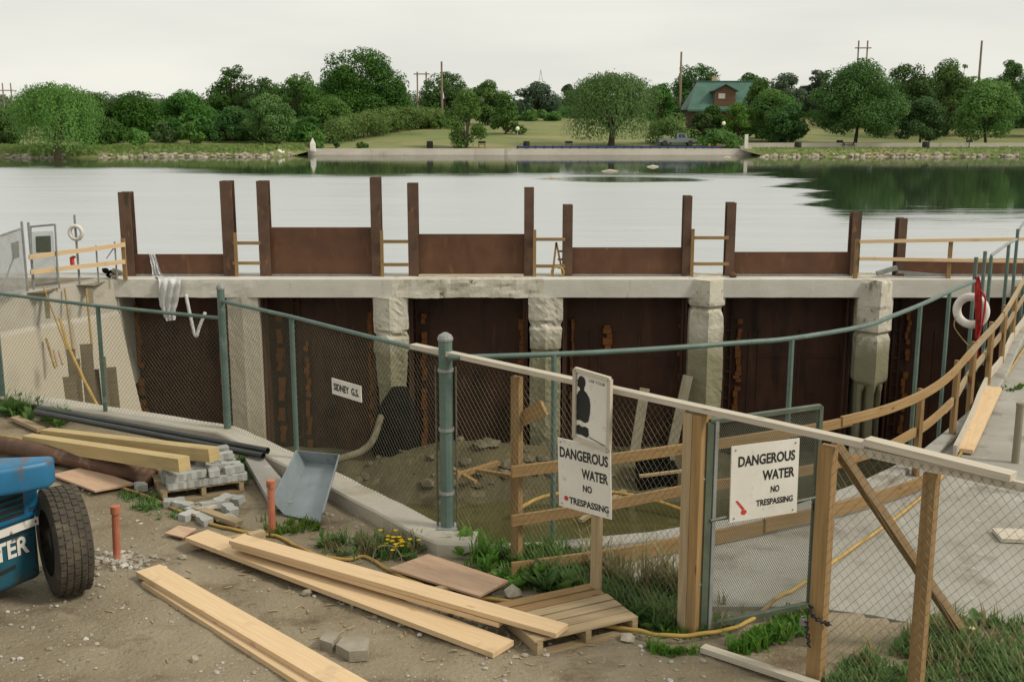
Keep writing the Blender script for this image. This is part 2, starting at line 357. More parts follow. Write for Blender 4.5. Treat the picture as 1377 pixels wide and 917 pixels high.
MAT['farwall'] = M('quay_concrete', (.52, .47, .41), (.43, .385, .33), .35, .9, bump=.2, layers=[((.24, .21, .17), .6, .6, .75, (1, 1, .3))])
MAT['plastic'] = M('pale_plastic_sheet', (.62, .62, .62), (.48, .48, .48), 4, .4, bump=.5, bscale=9, spec=.5)
MAT['tarp'] = M('black_tarp', (.006, .0065, .006), (.011, .0105, .009), 3, .95, spec=.04, bump=.6, bscale=7, bdist=.06)
MAT['rope'] = M('tan_rope', (.40, .29, .12), (.28, .19, .07), 9, .9, bump=0)
MAT['pole_wood'] = M('utility_pole', (.30, .22, .16), (.22, .155, .11), .6, .9, bump=0)
MAT['roof'] = M('green_roof', (.07, .15, .115), (.052, .115, .09), .5, .6, bump=.1, layers=[((.10, .18, .14), .8, .6, .75, (.3, 1, 1))])
MAT['brown_siding'] = M('brown_siding', (.15, .085, .05), (.11, .062, .036), .8, .8, bump=.1, stretch=(.3, .3, 6))
MAT['glass'] = M('window_pane', (.55, .53, .5), (.45, .43, .41), .5, .2, bump=0, spec=.6)
MAT['bark'] = M('bark', (.105, .08, .055), (.06, .045, .03), 2, .95, bump=.3)
MAT['lawn'] = M('mown_lawn', (.13, .165, .05), (.19, .20, .075), .08, .95, bump=.3, bscale=2, layers=[((.26, .225, .105), .05, .5, .65, (1, 2, 1)), ((.085, .125, .033), .12, .55, .7, (1, 1, 1))])
MAT['hill'] = M('wooded_hill', (.045, .07, .035), (.07, .10, .05), .05, .95, bump=.5, bscale=.3, bdist=1)
MAT['asphalt'] = M('promenade', (.36, .345, .31), (.29, .275, .245), .6, .9, bump=.1)
MAT['navy'] = M('navy_paint', (.022, .04, .10), (.03, .05, .12), 1, .5, bump=0)
MAT['truckblue'] = M('pale_blue_paint', (.21, .255, .275), (.17, .21, .23), 1, .4, bump=0, spec=.5)
MAT['dark_glass'] = M('dark_glass', (.03, .035, .04), (.045, .05, .05), 1, .15, bump=0, spec=.6)
MAT['lampglass'] = M('lamp_globe', (.80, .72, .48), (.74, .66, .44), 1, .3, bump=0)
MAT['yellow'] = M('yellow_paint', (.60, .36, .04), (.5, .29, .03), 2, .5, bump=0)
MAT['chrome'] = M('dull_chrome', (.45, .45, .43), (.3, .3, .29), 3, .35, bump=0, metal=.7)

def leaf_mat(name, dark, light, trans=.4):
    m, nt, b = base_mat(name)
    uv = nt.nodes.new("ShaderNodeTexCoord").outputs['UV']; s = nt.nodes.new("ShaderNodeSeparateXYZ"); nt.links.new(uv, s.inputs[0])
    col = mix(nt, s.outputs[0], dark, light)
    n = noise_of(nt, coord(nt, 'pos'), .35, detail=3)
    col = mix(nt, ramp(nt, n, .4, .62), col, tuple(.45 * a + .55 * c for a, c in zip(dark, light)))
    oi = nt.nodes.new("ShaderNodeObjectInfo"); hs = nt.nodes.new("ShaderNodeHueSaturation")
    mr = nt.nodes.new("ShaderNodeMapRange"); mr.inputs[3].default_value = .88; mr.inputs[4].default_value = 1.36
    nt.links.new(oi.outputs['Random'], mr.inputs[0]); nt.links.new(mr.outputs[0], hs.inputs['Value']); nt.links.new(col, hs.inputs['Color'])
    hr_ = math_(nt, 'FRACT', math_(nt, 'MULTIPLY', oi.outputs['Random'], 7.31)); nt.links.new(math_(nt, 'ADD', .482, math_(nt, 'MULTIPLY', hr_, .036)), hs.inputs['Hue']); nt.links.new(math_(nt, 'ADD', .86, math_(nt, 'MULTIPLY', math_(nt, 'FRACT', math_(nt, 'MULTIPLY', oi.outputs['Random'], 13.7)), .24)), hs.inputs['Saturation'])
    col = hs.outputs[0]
    nt.links.new(col, b.inputs['Base Color']); b.inputs['Roughness'].default_value = .6; b.inputs['Specular IOR Level'].default_value = .2
    t = nt.nodes.new("ShaderNodeBsdfTranslucent"); nt.links.new(col, t.inputs[0])
    mx = nt.nodes.new("ShaderNodeMixShader"); mx.inputs[0].default_value = trans
    nt.links.new(b.outputs[0], mx.inputs[1]); nt.links.new(t.outputs[0], mx.inputs[2])
    nt.links.new(mx.outputs[0], nt.nodes["Material Output"].inputs[0]); return m
MAT['leaf_dark'] = leaf_mat('dark_leaves', (0.031, 0.087, 0.019), (0.094, 0.185, 0.034))
MAT['leaf_mid'] = leaf_mat('mid_leaves', (0.042, 0.122, 0.021), (0.118, 0.233, 0.038))
MAT['leaf_light'] = leaf_mat('light_leaves', (0.061, 0.154, 0.022), (0.165, 0.276, 0.044))
MAT['leaf_willow'] = leaf_mat('willow_leaves', (0.047, 0.122, 0.024), (0.136, 0.228, 0.044))
MAT['leaf_olive'] = leaf_mat('olive_leaves', (0.065, 0.127, 0.021), (0.165, 0.233, 0.040))
MAT['leaf_far'] = leaf_mat('haze_tinted_leaves', (.06, .10, .06), (.11, .155, .085))  # the pale haze of distance is put into this leaf colour
MAT['weed'] = leaf_mat('weed_leaves', (.05, .12, .022), (.15, .26, .05))
MAT['drygrass'] = leaf_mat('dry_grass', (.16, .13, .05), (.30, .26, .12))
MAT['flower'] = leaf_mat('yellow_petals', (.60, .42, .02), (.72, .55, .04))

def water_mat():
    m, nt, b = base_mat('lake_water'); nt.nodes.remove(b)
    pos = coord(nt, 'pos'); s = nt.nodes.new("ShaderNodeSeparateXYZ"); nt.links.new(pos, s.inputs[0]); x, y = s.outputs[0], s.outputs[1]
    def ss(v, a, bb):
        r = nt.nodes.new("ShaderNodeMapRange"); r.interpolation_type = 'SMOOTHSTEP'; r.inputs[1].default_value = a; r.inputs[2].default_value = bb
        nt.links.new(v, r.inputs[0]); return r.outputs[0]
    wob = math_(nt, 'SUBTRACT', noise_of(nt, pos, 1, (.05, .16, 1), 4), .5)
    edge = math_(nt, 'ADD', 98.0, math_(nt, 'MULTIPLY', ss(x, -22, -40), 15.0))
    edge = math_(nt, 'SUBTRACT', edge, math_(nt, 'MULTIPLY', ss(math_(nt, 'ADD', math_(nt, 'DIVIDE', x, y), math_(nt, 'MULTIPLY', wob, .12)), .215, .30), 42.0))
    d = math_(nt, 'ADD', math_(nt, 'SUBTRACT', y, edge), math_(nt, 'MULTIPLY', wob, 14.0))
    calm = ss(math_(nt, 'ADD', d, math_(nt, 'MULTIPLY', math_(nt, 'SUBTRACT', noise_of(nt, pos, 1, (.10, 1.1, 1), 5), .5), math_(nt, 'ADD', 6.0, math_(nt, 'MULTIPLY', ss(x, 10, 25), 26.0)))), -6.0, 8.0)
    streak = noise_of(nt, pos, 1, (.06, .5, 1), 4)          # wind streaks crossing the calm water on the far side
    dx = math_(nt, 'DIVIDE', math_(nt, 'SUBTRACT', x, 9.0), 7.0); dy = math_(nt, 'DIVIDE', math_(nt, 'SUBTRACT', y, 93.0), 4.0)
    q = math_(nt, 'ADD', math_(nt, 'ADD', math_(nt, 'MULTIPLY', dx, dx), math_(nt, 'MULTIPLY', dy, dy)), math_(nt, 'MULTIPLY', wob, 2.0))
    calm = math_(nt, 'MAXIMUM', calm, math_(nt, 'MULTIPLY', ss(q, 1.3, .7), .9))
    rip = math_(nt, 'SUBTRACT', 1.0, calm)
    rough = math_(nt, 'ADD', .035, math_(nt, 'MULTIPLY', rip, math_(nt, 'ADD', .20, math_(nt, 'MULTIPLY', streak, .22))))
    bn = nt.nodes.new("ShaderNodeBump"); bn.inputs['Distance'].default_value = .05
    nt.links.new(math_(nt, 'ADD', .04, math_(nt, 'MULTIPLY', rip, .9)), bn.inputs['Strength'])
    nt.links.new(math_(nt, 'ADD', noise_of(nt, pos, 1, (.8, 2.4, 1), 4), math_(nt, 'MULTIPLY', noise_of(nt, pos, 1, (.12, .55, 1), 3), 2.5)), bn.inputs['Height'])
    g = nt.nodes.new("ShaderNodeBsdfGlossy"); g.inputs[0].default_value = (.90, .90, .90, 1)
    nt.links.new(rough, g.inputs['Roughness']); nt.links.new(bn.outputs[0], g.inputs['Normal'])
    df = nt.nodes.new("ShaderNodeBsdfDiffuse"); df.inputs[0].default_value = (.04, .065, .035, 1)
    mx = nt.nodes.new("ShaderNodeMixShader")
    nt.links.new(math_(nt, 'ADD', .76, math_(nt, 'MULTIPLY', rip, .06)), mx.inputs[0])
    nt.links.new(df.outputs[0], mx.inputs[1]); nt.links.new(g.outputs[0], mx.inputs[2])
    nt.links.new(mx.outputs[0], nt.nodes["Material Output"].inputs[0]); return m
MAT['water'] = water_mat()
MAT['pitwater'] = M('olive_pit_water', (.085, .08, .03), (.065, .06, .022), .6, .12, bump=.05, bscale=3, spec=.5)
# ================================================================== the setting
LAKE = -1.0
PIT_L = [Vector(p) for p in ((-14, 19.0, 0), (-12, 18.2, 0), (-7.9, 16.25, 0), (-3.78, 14.2, 0), (-2.1, 12.2, 0), (-.645, 10.35, 0))]
PIT_R = [W(680, 743), W(745, 741), W(880, 727), W(1000, 708), W(1065, 694), W(1160, 660), W(1240, 621), W(1310, 561), W(1345, 508), W(1377, 440), Vector((12.4, 26, 0)), Vector((13.6, 28.85, 0))]
EDGE = PIT_L + PIT_R
WING = [Vector(p) for p in ((-10.35, 28.85, 0), (-11.0, 27.75, 0), (-12.05, 25.9, 0), (-13.3, 22.2, 0), (-14, 19.0, 0))]
def edge_y(x):
    for a, b in zip(EDGE, EDGE[1:]):
        if a.x <= x <= b.x: return a.y + (b.y - a.y) * (x - a.x) / (b.x - a.x)
    return 99
def wing_x(y):
    for a, b in zip(WING, WING[1:]):
        if b.y <= y <= a.y: return a.x + (b.x - a.x) * (y - a.y) / (b.y - a.y)
    return -10.35
def is_land(x, y):
    if y > 29.6: return False
    if .2 < x < 13.6 and y > edge_y(x) - .7: return False
    if x < -14 or x > 13.6: return True
    if y < edge_y(x): return True
    return y > 19 and x < wing_x(y)
WALK_NEAR = [W(*p) for p in ((690, 762), (770, 780), (860, 806), (960, 815), (1090, 816), (1170, 826), (1240, 840), (1377, 836))]
WALK = PIT_R + [Vector((30, 28.85, 0)), Vector((30, 9, 0)), Vector((8, 8.95, 0))] + WALK_NEAR[::-1]
def inside(poly, x, y):
    c = False; n = len(poly)
    for i in range(n):
        a, b = poly[i], poly[(i + 1) % n]
        if (a.y > y) != (b.y > y) and x < (b.x - a.x) * (y - a.y) / (b.y - a.y) + a.x: c = not c
    return c
def ground_z(x, y):
    z = .035 * noise.noise((x * .7, y * .7, 0)) + .022 * noise.noise((x * 2.1, y * 2.1, 3)) + .012 * noise.noise((x * 6, y * 6, 5))
    if -4.5 < x < 4 and y < 10.5:      # old wheel ruts
        for ox, oy, dx_, dy_ in ((-3.7, 9.0, .62, -.785), (-2.8, 9.75, .62, -.785), (-1.9, 9.4, .78, -.62)):
            l = (x - ox) * dx_ + (y - oy) * dy_; q = abs(-(x - ox) * dy_ + (y - oy) * dx_ + .12 * math.sin(l * .9))
            if l > -1: z -= (.026 + .008 * math.sin(l * 22)) * math.exp(-(q / .11) ** 2) - .010 * math.exp(-((q - .2) / .06) ** 2)
    if inside(WALK, x, y): z = min(z, 0) - .09
    return z
def axis(lo, hi, f0, f1, fine, coarse):
    out = []; t = lo
    while t < f0: out.append(t); t += coarse
    t = f0
    while t < f1: out.append(t); t += fine
    t = f1
    while t <= hi: out.append(t); t += coarse
    return out
xs = axis(-42, 42, -9.5, 6, .09, .75); ys = axis(-12, 29.6, 6.6, 17, .09, .6)
vid = {}; gm = MB()
def gv(i, j):
    if (i, j) not in vid:
        vid[(i, j)] = len(gm.v); gm.v.append((xs[i], ys[j], ground_z(xs[i], ys[j])))
    return vid[(i, j)]
for i in range(len(xs) - 1):
    for j in range(len(ys) - 1):
        if is_land((xs[i] + xs[i + 1]) / 2, (ys[j] + ys[j + 1]) / 2):
            gm.f.append((gv(i, j), gv(i + 1, j), gv(i + 1, j + 1), gv(i, j + 1))); gm.uv.append([(0, 0)] * 4)
struct(gm, 'ground', MAT['dirt'], smooth=True)
# one great sheet below everything, out to the horizon
m = MB(); m.face([(-2500, -400, -7), (2500, -400, -7), (2500, 3500, -7), (-2500, 3500, -7)]); struct(m, 'lake_bed', MAT['mud'])
# the walkway slab
m = MB(); m.prism([(p.x, p.y) for p in WALK], -.25, .0); struct(m, 'walkway', MAT['walk'])
# pit walls below the edge
m = MB()
E2 = EDGE
for a, b in zip(E2, E2[1:]):
    for k in range(6):
        z0, z1 = -.26 - k * 1.0 if k else .0, -.26 - (k + 1) * 1.0
        m.face([(a.x, a.y, z1), (b.x, b.y, z1), (b.x, b.y, z0 - .002), (a.x, a.y, z0 - .002)])
struct(m, 'pit_side_wall', MAT['concrete'])
# left wing wall: upright band, ledge, then a battered face
wl = catmull(WING, 8); m = MB()
for a, b in zip(wl, wl[1:]):
    t = (b - a).normalized(); nn = Vector((-t.y, t.x, 0))
    if nn.x < 0: nn = -nn
    prof = [(-.45, .0), (0, .0), (.0, -.45), (.0, -.85), (.07, -.95), (.35, -2.2), (.8, -4.0), (1.2, -5.6)]
    for (o0, z0), (o1, z1) in zip(prof, prof[1:]):
        m.face([a + nn * o0 + Vector((0, 0, z0 + .02)), a + nn * o1 + Vector((0, 0, z1 + .02)), b + nn * o1 + Vector((0, 0, z1 + .02)), b + nn * o0 + Vector((0, 0, z0 + .02))])
wing = solo(m, 'wing_wall', MAT['wing'], 'curved pale concrete wing wall with a stained ledge beside the dam', 'wing wall')
# pit floor and pond
def pit_z(x, y):
    z = -5.45 + max(0, min(1, (y - 25.5) / 2.6)) * .62 + .16 * noise.noise((x * .6, y * .6, 9)) + .09 * noise.noise((x * 1.9, y * 1.9, 4))
    d = math.hypot((x + 1.2) / 2.6, (y - 27.9) / 1.0); z += .75 * math.exp(-d * d * 1.2)
    d = math.hypot((x - 3.0) / 2.2, (y - 28.4) / .8); z += .3 * math.exp(-d * d)
    return z
m = MB(); nx, ny = 150, 95
for j in range(ny + 1):
    for i in range(nx + 1):
        x = -15 + 30 * i / nx; y = 9.5 + 20 * j / ny; m.v.append((x, y, pit_z(x, y)))
for j in range(ny):
    for i in range(nx):
        a = j * (nx + 1) + i; m.f.append((a, a + 1, a + nx + 2, a + nx + 1)); m.uv.append([(0, 0)] * 4)
struct(m, 'pit_ground', MAT['mud'], smooth=True)
m = MB(); m.face([(-14.5, 9.6, -5.22), (14.5, 9.6, -5.22), (14.5, 27.6, -5.22), (-14.5, 27.6, -5.22)]); struct(m, 'pit_water', MAT['pitwater'])

# lake
m = MB(); m.face([(-700, 30.19, LAKE), (700, 30.19, LAKE), (700, 230, LAKE), (-700, 230, LAKE)]); struct(m, 'lake_water', MAT['water'])
m = MB()
for s in (-1, 1):
    x0, x1 = (-42, -10.3) if s < 0 else (13.6, 42)
    m.box((x0, 29.2, -3), (x1, 30.17, -.01))
struct(m, 'quay_edge', MAT['concrete'])

# ------------------------------------------------------------------ far bank
def shore(x):                          # y of the waterline
    if x < -27: return 141.5 - 4 * math.exp(-((x + 56) / 9) ** 2) + 1.2 * noise.noise((x * .08, 0, 0)) + 9 * max(0, min(1, (x + 31) / 4))
    if x < 30.5: return 151.0
    return 141.5 + 1.2 * noise.noise((x * .07, 2, 0))
def far_z(x, y):
    s = shore(x); d = y - s
    if -27 <= x < 30.5: z = -.22 + max(0, d - 1) * .055
    else: z = -1.5 + 1.4 * max(0, min(1, d / 4)) + max(0, d - 11) * .055
    z = min(z, 3.5 + max(0, y - 218) * .01)
    return z + .22 * noise.noise((x * .05, y * .05, 1)) * min(1, max(0, (d - 4) / 10))
m = MB(); X = [-330 + i * 4.0 for i in range(166)]; NY = 60
for x in X:
    s = shore(x) + (.2 if -27 <= x < 30.5 else -1.5)
    for j in range(NY + 1):
        t = j / NY; y = s + 560 * t * t * (0.35 + .65 * t); m.v.append((x, y, far_z(x, y)))
for i in range(len(X) - 1):
    for j in range(NY):
        a = i * (NY + 1) + j; m.f.append((a, a + NY + 1, a + NY + 2, a + 1)); m.uv.append([(0, 0)] * 4)
struct(m, 'lawn', MAT['lawn'], smooth=True)
# wooded hills far behind
m = MB(); NX = 120
for i in range(NX + 1):
    x = -900 + 1800 * i / NX; h = 15 + 5 * noise.noise((x * .006, 0, 0)) + 2.5 * noise.noise((x * .03, 1, 0)) + 1.5 * noise.noise((x * .11, 1, 0))
    m.v += [(x, 560, 3), (x, 700, h * .8), (x, 860, h), (x, 1100, 2)]
for i in range(NX):
    for k in range(3):
        a = i * 4 + k; m.f.append((a, a + 4, a + 5, a + 1)); m.uv.append([(0, 0)] * 4)
struct(m, 'hills', MAT['hill'], smooth=True)
# quay wall of the park
m = MB(); m.box((-27.2, 150.6, -2), (31.2, 151.3, -.2))
for k in range(13): pass
solo(m, 'quay_wall', MAT['farwall'], 'long low pale concrete wall along the far shore of the lake', 'quay wall')
xr0 = W(1040, 199, .1).x
m = MB(); m.box((31.3, 152.5, -1), (150, 153.0, .52)); solo(m, 'park_wall', MAT['farwall'], 'low grey wall behind the grassy shore and its picnic table', 'park wall')
m = MB(); m.prism([(30.5, 150.4), (31.9, 150.4), (31.9, 153.1), (30.5, 153.1)], -2, .1); solo(m, 'wall_corner', MAT['farwall'], 'short concrete return at the end of the long far shore wall', 'wall end')
m = MB(); m.beam((WY(696, 198, 150.5).x, 150.75, .02), (WY(970, 198, 150.5).x, 150.75, .02), .25, .26)
for k in range(24):
    p = WY(696 + 274 * k / 23, 198, 150.7); m.beam((p.x, 150.75, -.25), (p.x, 150.75, .2), .27, .09)
solo(m, 'barrier', MAT['navy'], 'long dark blue barrier fixed along the top of the far wall', 'barrier')

# riprap along both natural shores
random.seed(3); m = MB()
for k in range(900):
    if random.random() < .5: x = random.uniform(-78, -28)
    else: x = random.uniform(31, 85)
    if noise.noise((x * .16, 5, 0)) < -.28: continue
    y = shore(x) + random.uniform(-.4, 2.2); m.stone((x, y, far_z(x, y) + .12), random.uniform(.14, .42) * (1.35 if x < 0 and random.random() < .15 else 1), .7)
stuff(m, 'rocks', MAT['riprap'], 'band of pale rocks lining the natural far shore', 'rocks')

# ================================================================== dam
DY = 28.8
def DX(u, y=DY): return WY(u, 378, y).x
dam = thing('concrete_dam', 'long concrete dam with six open bays between chipped piers', 'dam', (0, 29.2, -5.3))
def noisy_box(x0, x1, y0, y1, z0, z1, step, amp, mbx, rough=lambda x: 1.0):
    nx = max(1, int((x1 - x0) / step)); prof = []
    for a, b, n in (((y0, z1 * 0 + z0), (y0, z1), 5), ((y0, z1), (y1, z1), 6), ((y1, z1), (y1, z0), 2), ((y1, z0), (y0, z0), 4)):
        for k in range(n): prof.append((a[0] + (b[0] - a[0]) * k / n, a[1] + (b[1] - a[1]) * k / n))
    n = len(prof); base = len(mbx.v)
    for i in range(nx + 1):
        x = x0 + (x1 - x0) * i / nx
        for y, z in prof:
            q = rough(x); am = amp * q
            ny_ = noise.noise((x * 2.3, y * 3, z * 4)) + .6 * noise.noise((x * 6, y * 6, z * 7))
            nz_ = noise.noise((x * 2.0, y * 3 + 7, z * 4)) + .5 * noise.noise((x * 6.5, y * 6, z * 6 + 3))
            fy = 1 if y < y0 + .35 else 0
            if abs(z - z1) < .01 and y < y0 + .12: yy = y + max(0, ny_ + .1) * am * 1.5
            else: yy = y + fy * ny_ * am
            mbx.v.append((x, yy, z + (nz_ * am * (1.0 if z < z1 - .01 else .35))))
    for i in range(nx):
        for k in range(n):
            a = base + i * n + k; b = base + i * n + (k + 1) % n
            mbx.f.append((a, b, b + n, a + n)); mbx.uv.append([(0, 0)] * 4)
    mbx.f.append(tuple(base + k for k in range(n))); mbx.uv.append([(0, 0)] * n)
    e = base + nx * n; mbx.f.append(tuple(e + k for k in range(n))[::-1]); mbx.uv.append([(0, 0)] * n)
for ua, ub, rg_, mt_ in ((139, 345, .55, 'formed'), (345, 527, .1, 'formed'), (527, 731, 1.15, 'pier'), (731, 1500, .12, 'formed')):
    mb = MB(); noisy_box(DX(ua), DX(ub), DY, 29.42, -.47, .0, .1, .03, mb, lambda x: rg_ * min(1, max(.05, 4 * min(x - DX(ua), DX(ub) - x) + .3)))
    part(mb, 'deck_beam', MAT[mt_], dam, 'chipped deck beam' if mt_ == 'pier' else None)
mb = MB(); mb.box((DX(120), 29.423, -.46), (16.5, 30.18, -.022)); part(mb, 'deck_slab', MAT['formed'], dam)
mb = MB(); mb.box((DX(120), 29.0, -.6), (DX(158), 29.6, -.02)); 
mb.box((DX(120), DY + .06, -5.6), (DX(157), 29.55, -.49)); part(mb, 'abutment', MAT['wing'], dam)
# pier: (left u, right u, nose depth, roughness, width profile [(z, scale)], notch heights)
piers = [
    (303, 345, .06, .5, [(-.47, 1), (-5.6, 1)], []),
    (500, 547, .16, 1.5, [(-.47, 1), (-1.95, 1.02), (-2.0, .92), (-2.8, .8), (-3.6, .72), (-4.0, .60), (-5.6, .62)], [-1.45]),
    (711, 757, .12, 1.4, [(-.47, 1), (-1.2, 1), (-1.5, .92), (-5.6, .9)], [-1.2, -1.95]),
    (929, 976, .30, 1.1, [(.0, 1.03), (-.72, 1.03), (-.8, .93), (-1.4, 1), (-5.6, 1)], [-.76]),
    (1156, 1204, .36, .5, [(-.0, 1), (-1.45, 1), (-1.5, .96), (-2.7, .96), (-2.78, .72), (-3.6, .66), (-5.6, .7)], [-1.45]),
]
for u0, u1, nose, rg, prof, notch in piers:
    x0, x1 = DX(u0), DX(u1); xc, w = (x0 + x1) / 2, (x1 - x0) / 2; mb = MB()
    zt = prof[0][0] - (.004 if prof[0][0] < -.1 else -.006); zs = []
    z = zt
    while z > -5.65: zs.append(z); z -= .085
    def scale(z):
        for (za, a), (zb, b) in zip(prof, prof[1:]):
            if zb <= z <= za: return a + (b - a) * (za - z) / (za - zb)
        return prof[-1][1]
    ring = []
    for k in range(9): ring.append((-1 + k / 8, 1 - k / 8 * 1))      # left side to nose tip
    front = [(-1, .9), (-1, .55), (-1, .25), (-1, 0), (-.8, -.2), (-.6, -.4), (-.4, -.6), (-.2, -.8), (0, -1), (.2, -.8), (.4, -.6), (.6, -.4), (.8, -.2), (1, 0), (1, .25), (1, .55), (1, .9)]
    n = len(front)
    for z in zs:
        s = scale(z); nd = 1.0
        for q in notch: nd -= .0
        cap = 1 if (prof[0][0] == 0 and z > -.72) else 0
        for fx, fy in front:
            a = .032 * rg * (.25 if cap else 1)
            nd = 1.0; wob = noise.noise((fx * 1.3 + xc, fy * 1.4, z * 1.6)) + .45 - 1.1 * abs(noise.noise((fx * 3.2 + xc, fy * 3, z * 3.8))) - .7 * abs(noise.noise((fx * 8 + xc, fy * 6, z * 9)))
            for q in notch:
                qq = q + .07 * noise.noise((fx * 2.2 + xc, 3, q)) ; nd = min(nd, 1 - .2 * math.exp(-((z - qq) / .055) ** 2))
            k = s * nd + wob * a
            if u0 == 1156 and z < -2.78 and fy < .3: k *= 1.0; leg = .5 + .5 * math.cos(fx * 7.5); nd = 1 - .9 * (1 - leg ** .5) * min(1, (-2.78 - z) / .3)
            y = DY + .05 + (1 - nd) * .3 * (fy <= 0) + (fy * nose * nd * (1.0 if not cap else 1.12) if fy < 0 else fy * 1.5)
            if fy <= 0: y += -wob * a * .7
            mb.v.append((xc + fx * w * k, y, z))
    for i in range(len(zs) - 1):
        for k in range(n - 1):
            a = i * n + k; mb.f.append((a, a + n, a + n + 1, a + 1)); mb.uv.append([(0, 0)] * 4)
    mb.f.append(tuple(range(n))); mb.uv.append([(0, 0)] * n)
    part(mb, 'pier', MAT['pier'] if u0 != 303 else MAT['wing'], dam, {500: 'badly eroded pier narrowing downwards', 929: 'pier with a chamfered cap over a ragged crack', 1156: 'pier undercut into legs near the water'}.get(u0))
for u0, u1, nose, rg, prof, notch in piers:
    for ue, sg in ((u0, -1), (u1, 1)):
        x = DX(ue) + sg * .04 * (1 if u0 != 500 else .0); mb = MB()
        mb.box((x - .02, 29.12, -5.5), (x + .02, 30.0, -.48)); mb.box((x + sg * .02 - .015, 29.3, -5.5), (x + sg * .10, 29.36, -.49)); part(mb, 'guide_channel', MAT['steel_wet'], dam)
# pier heads reaching back to the lake, between the pairs of steel posts
for a, b in ((299, 350), (500, 552), (707, 762), (921, 982), (1147, 1212)):
    mb = MB(); mb.box((DX(a, 29.4) - .1, 29.44, -.3), (DX(b, 29.4) + .1, 30.22, -.016)); part(mb, 'pier_head', MAT['concrete'], dam)

# ------------------------------------------------------------------ steel gates and guide posts
GY = 29.62
bays = [(161, 177, 258, 297, 313, 243, 342), (346, 361, 243, 498, 512, 238, 306), (548, 562, 246, 705, 718, 252, 315),
        (757, 770, 275, 919, 930, 263, 333), (977, 989, 272, 1145, 1157, 285, 339), (1207, 1218, 293, 1420, 1433, 295, 348)]
bay_words = ['lowest panel with a strip of pale plastic over its rim', 'tallest panel, scraped pale in three spots', 'tall panel with pale chips on its top edge',
             'low panel with scuffs on its rim, beside the small sawhorse', 'low plain panel ending at the wooden deck railing', 'low panel behind the wooden deck railing']
post_words = [('post furthest from the railed deck end, by the wooden hand rail', 'tall post beside the plastic strip and first gap'),
              ('post left of the tallest panel, across the gap from the plastic strip', 'tallest of all posts, beside the tallest panel'),
              ('post at the left of the chipped panel', 'post with a pale blob at the chipped panel rim'),
              ('shorter post standing by the small sawhorse', 'post across the panel from the sawhorse'),
              ('post left of the plain low panel', 'post where the wooden deck railing starts'),
              ('short post standing behind the wooden deck railing', 'steel post at the far end of the railed panel')]
def hpost(x0, x1, ztop, zbot, label):
    mb = MB(); w = x1 - x0; xc = (x0 + x1) / 2; y0 = GY - .17
    mb.box((x0, y0, zbot), (x1, y0 + .025, ztop)); mb.box((x0, y0 + .30, zbot), (x1, y0 + .325, ztop - .004))
    mb.box((xc - .012, y0 + .025, zbot), (xc + .012, y0 + .30, ztop - .002))
    solo(mb, 'guide_post', MAT['post_steel'], label, 'steel post', 'steel guide posts on the dam')
for i, (a0, a1, at, c0, c1, ct, pt) in enumerate(bays):
    xa0, xa1 = WY(a0, at, GY).x, WY(a1, at, GY).x; xc0, xc1 = WY(c0, ct, GY).x, WY(c1, ct, GY).x
    k = 1.0
    hpost(xa0, xa1, WY(a0, at, GY).z, -.02, 'rusty H-section ' + post_words[i][0])
    hpost(xc0, xc1, WY(c0, ct, GY).z, -.02, 'rusty H-section ' + post_words[i][1])
    zt = WY((a1 + c0) / 2, pt, GY).z
    g = thing('gate_panel', 'brown steel gate, ' + bay_words[i], 'steel gate', ((xa1 + xc0) / 2, GY, -5.5), 'steel gates of the dam')
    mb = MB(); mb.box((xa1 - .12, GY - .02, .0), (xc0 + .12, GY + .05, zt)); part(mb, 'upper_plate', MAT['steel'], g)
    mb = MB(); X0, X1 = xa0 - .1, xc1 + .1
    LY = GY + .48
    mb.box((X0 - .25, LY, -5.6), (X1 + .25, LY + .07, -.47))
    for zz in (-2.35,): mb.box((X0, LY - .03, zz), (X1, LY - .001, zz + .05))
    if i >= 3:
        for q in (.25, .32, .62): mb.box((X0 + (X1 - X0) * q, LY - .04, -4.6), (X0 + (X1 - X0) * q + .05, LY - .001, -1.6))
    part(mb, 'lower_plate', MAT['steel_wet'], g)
    mb = MB(); mb.box((xa1, GY - .12, -.0), (xc0, GY - .021, .035)); part(mb, 'sill', MAT['lumber_pale'] if i in (2,) else MAT['grey_steel'], g)
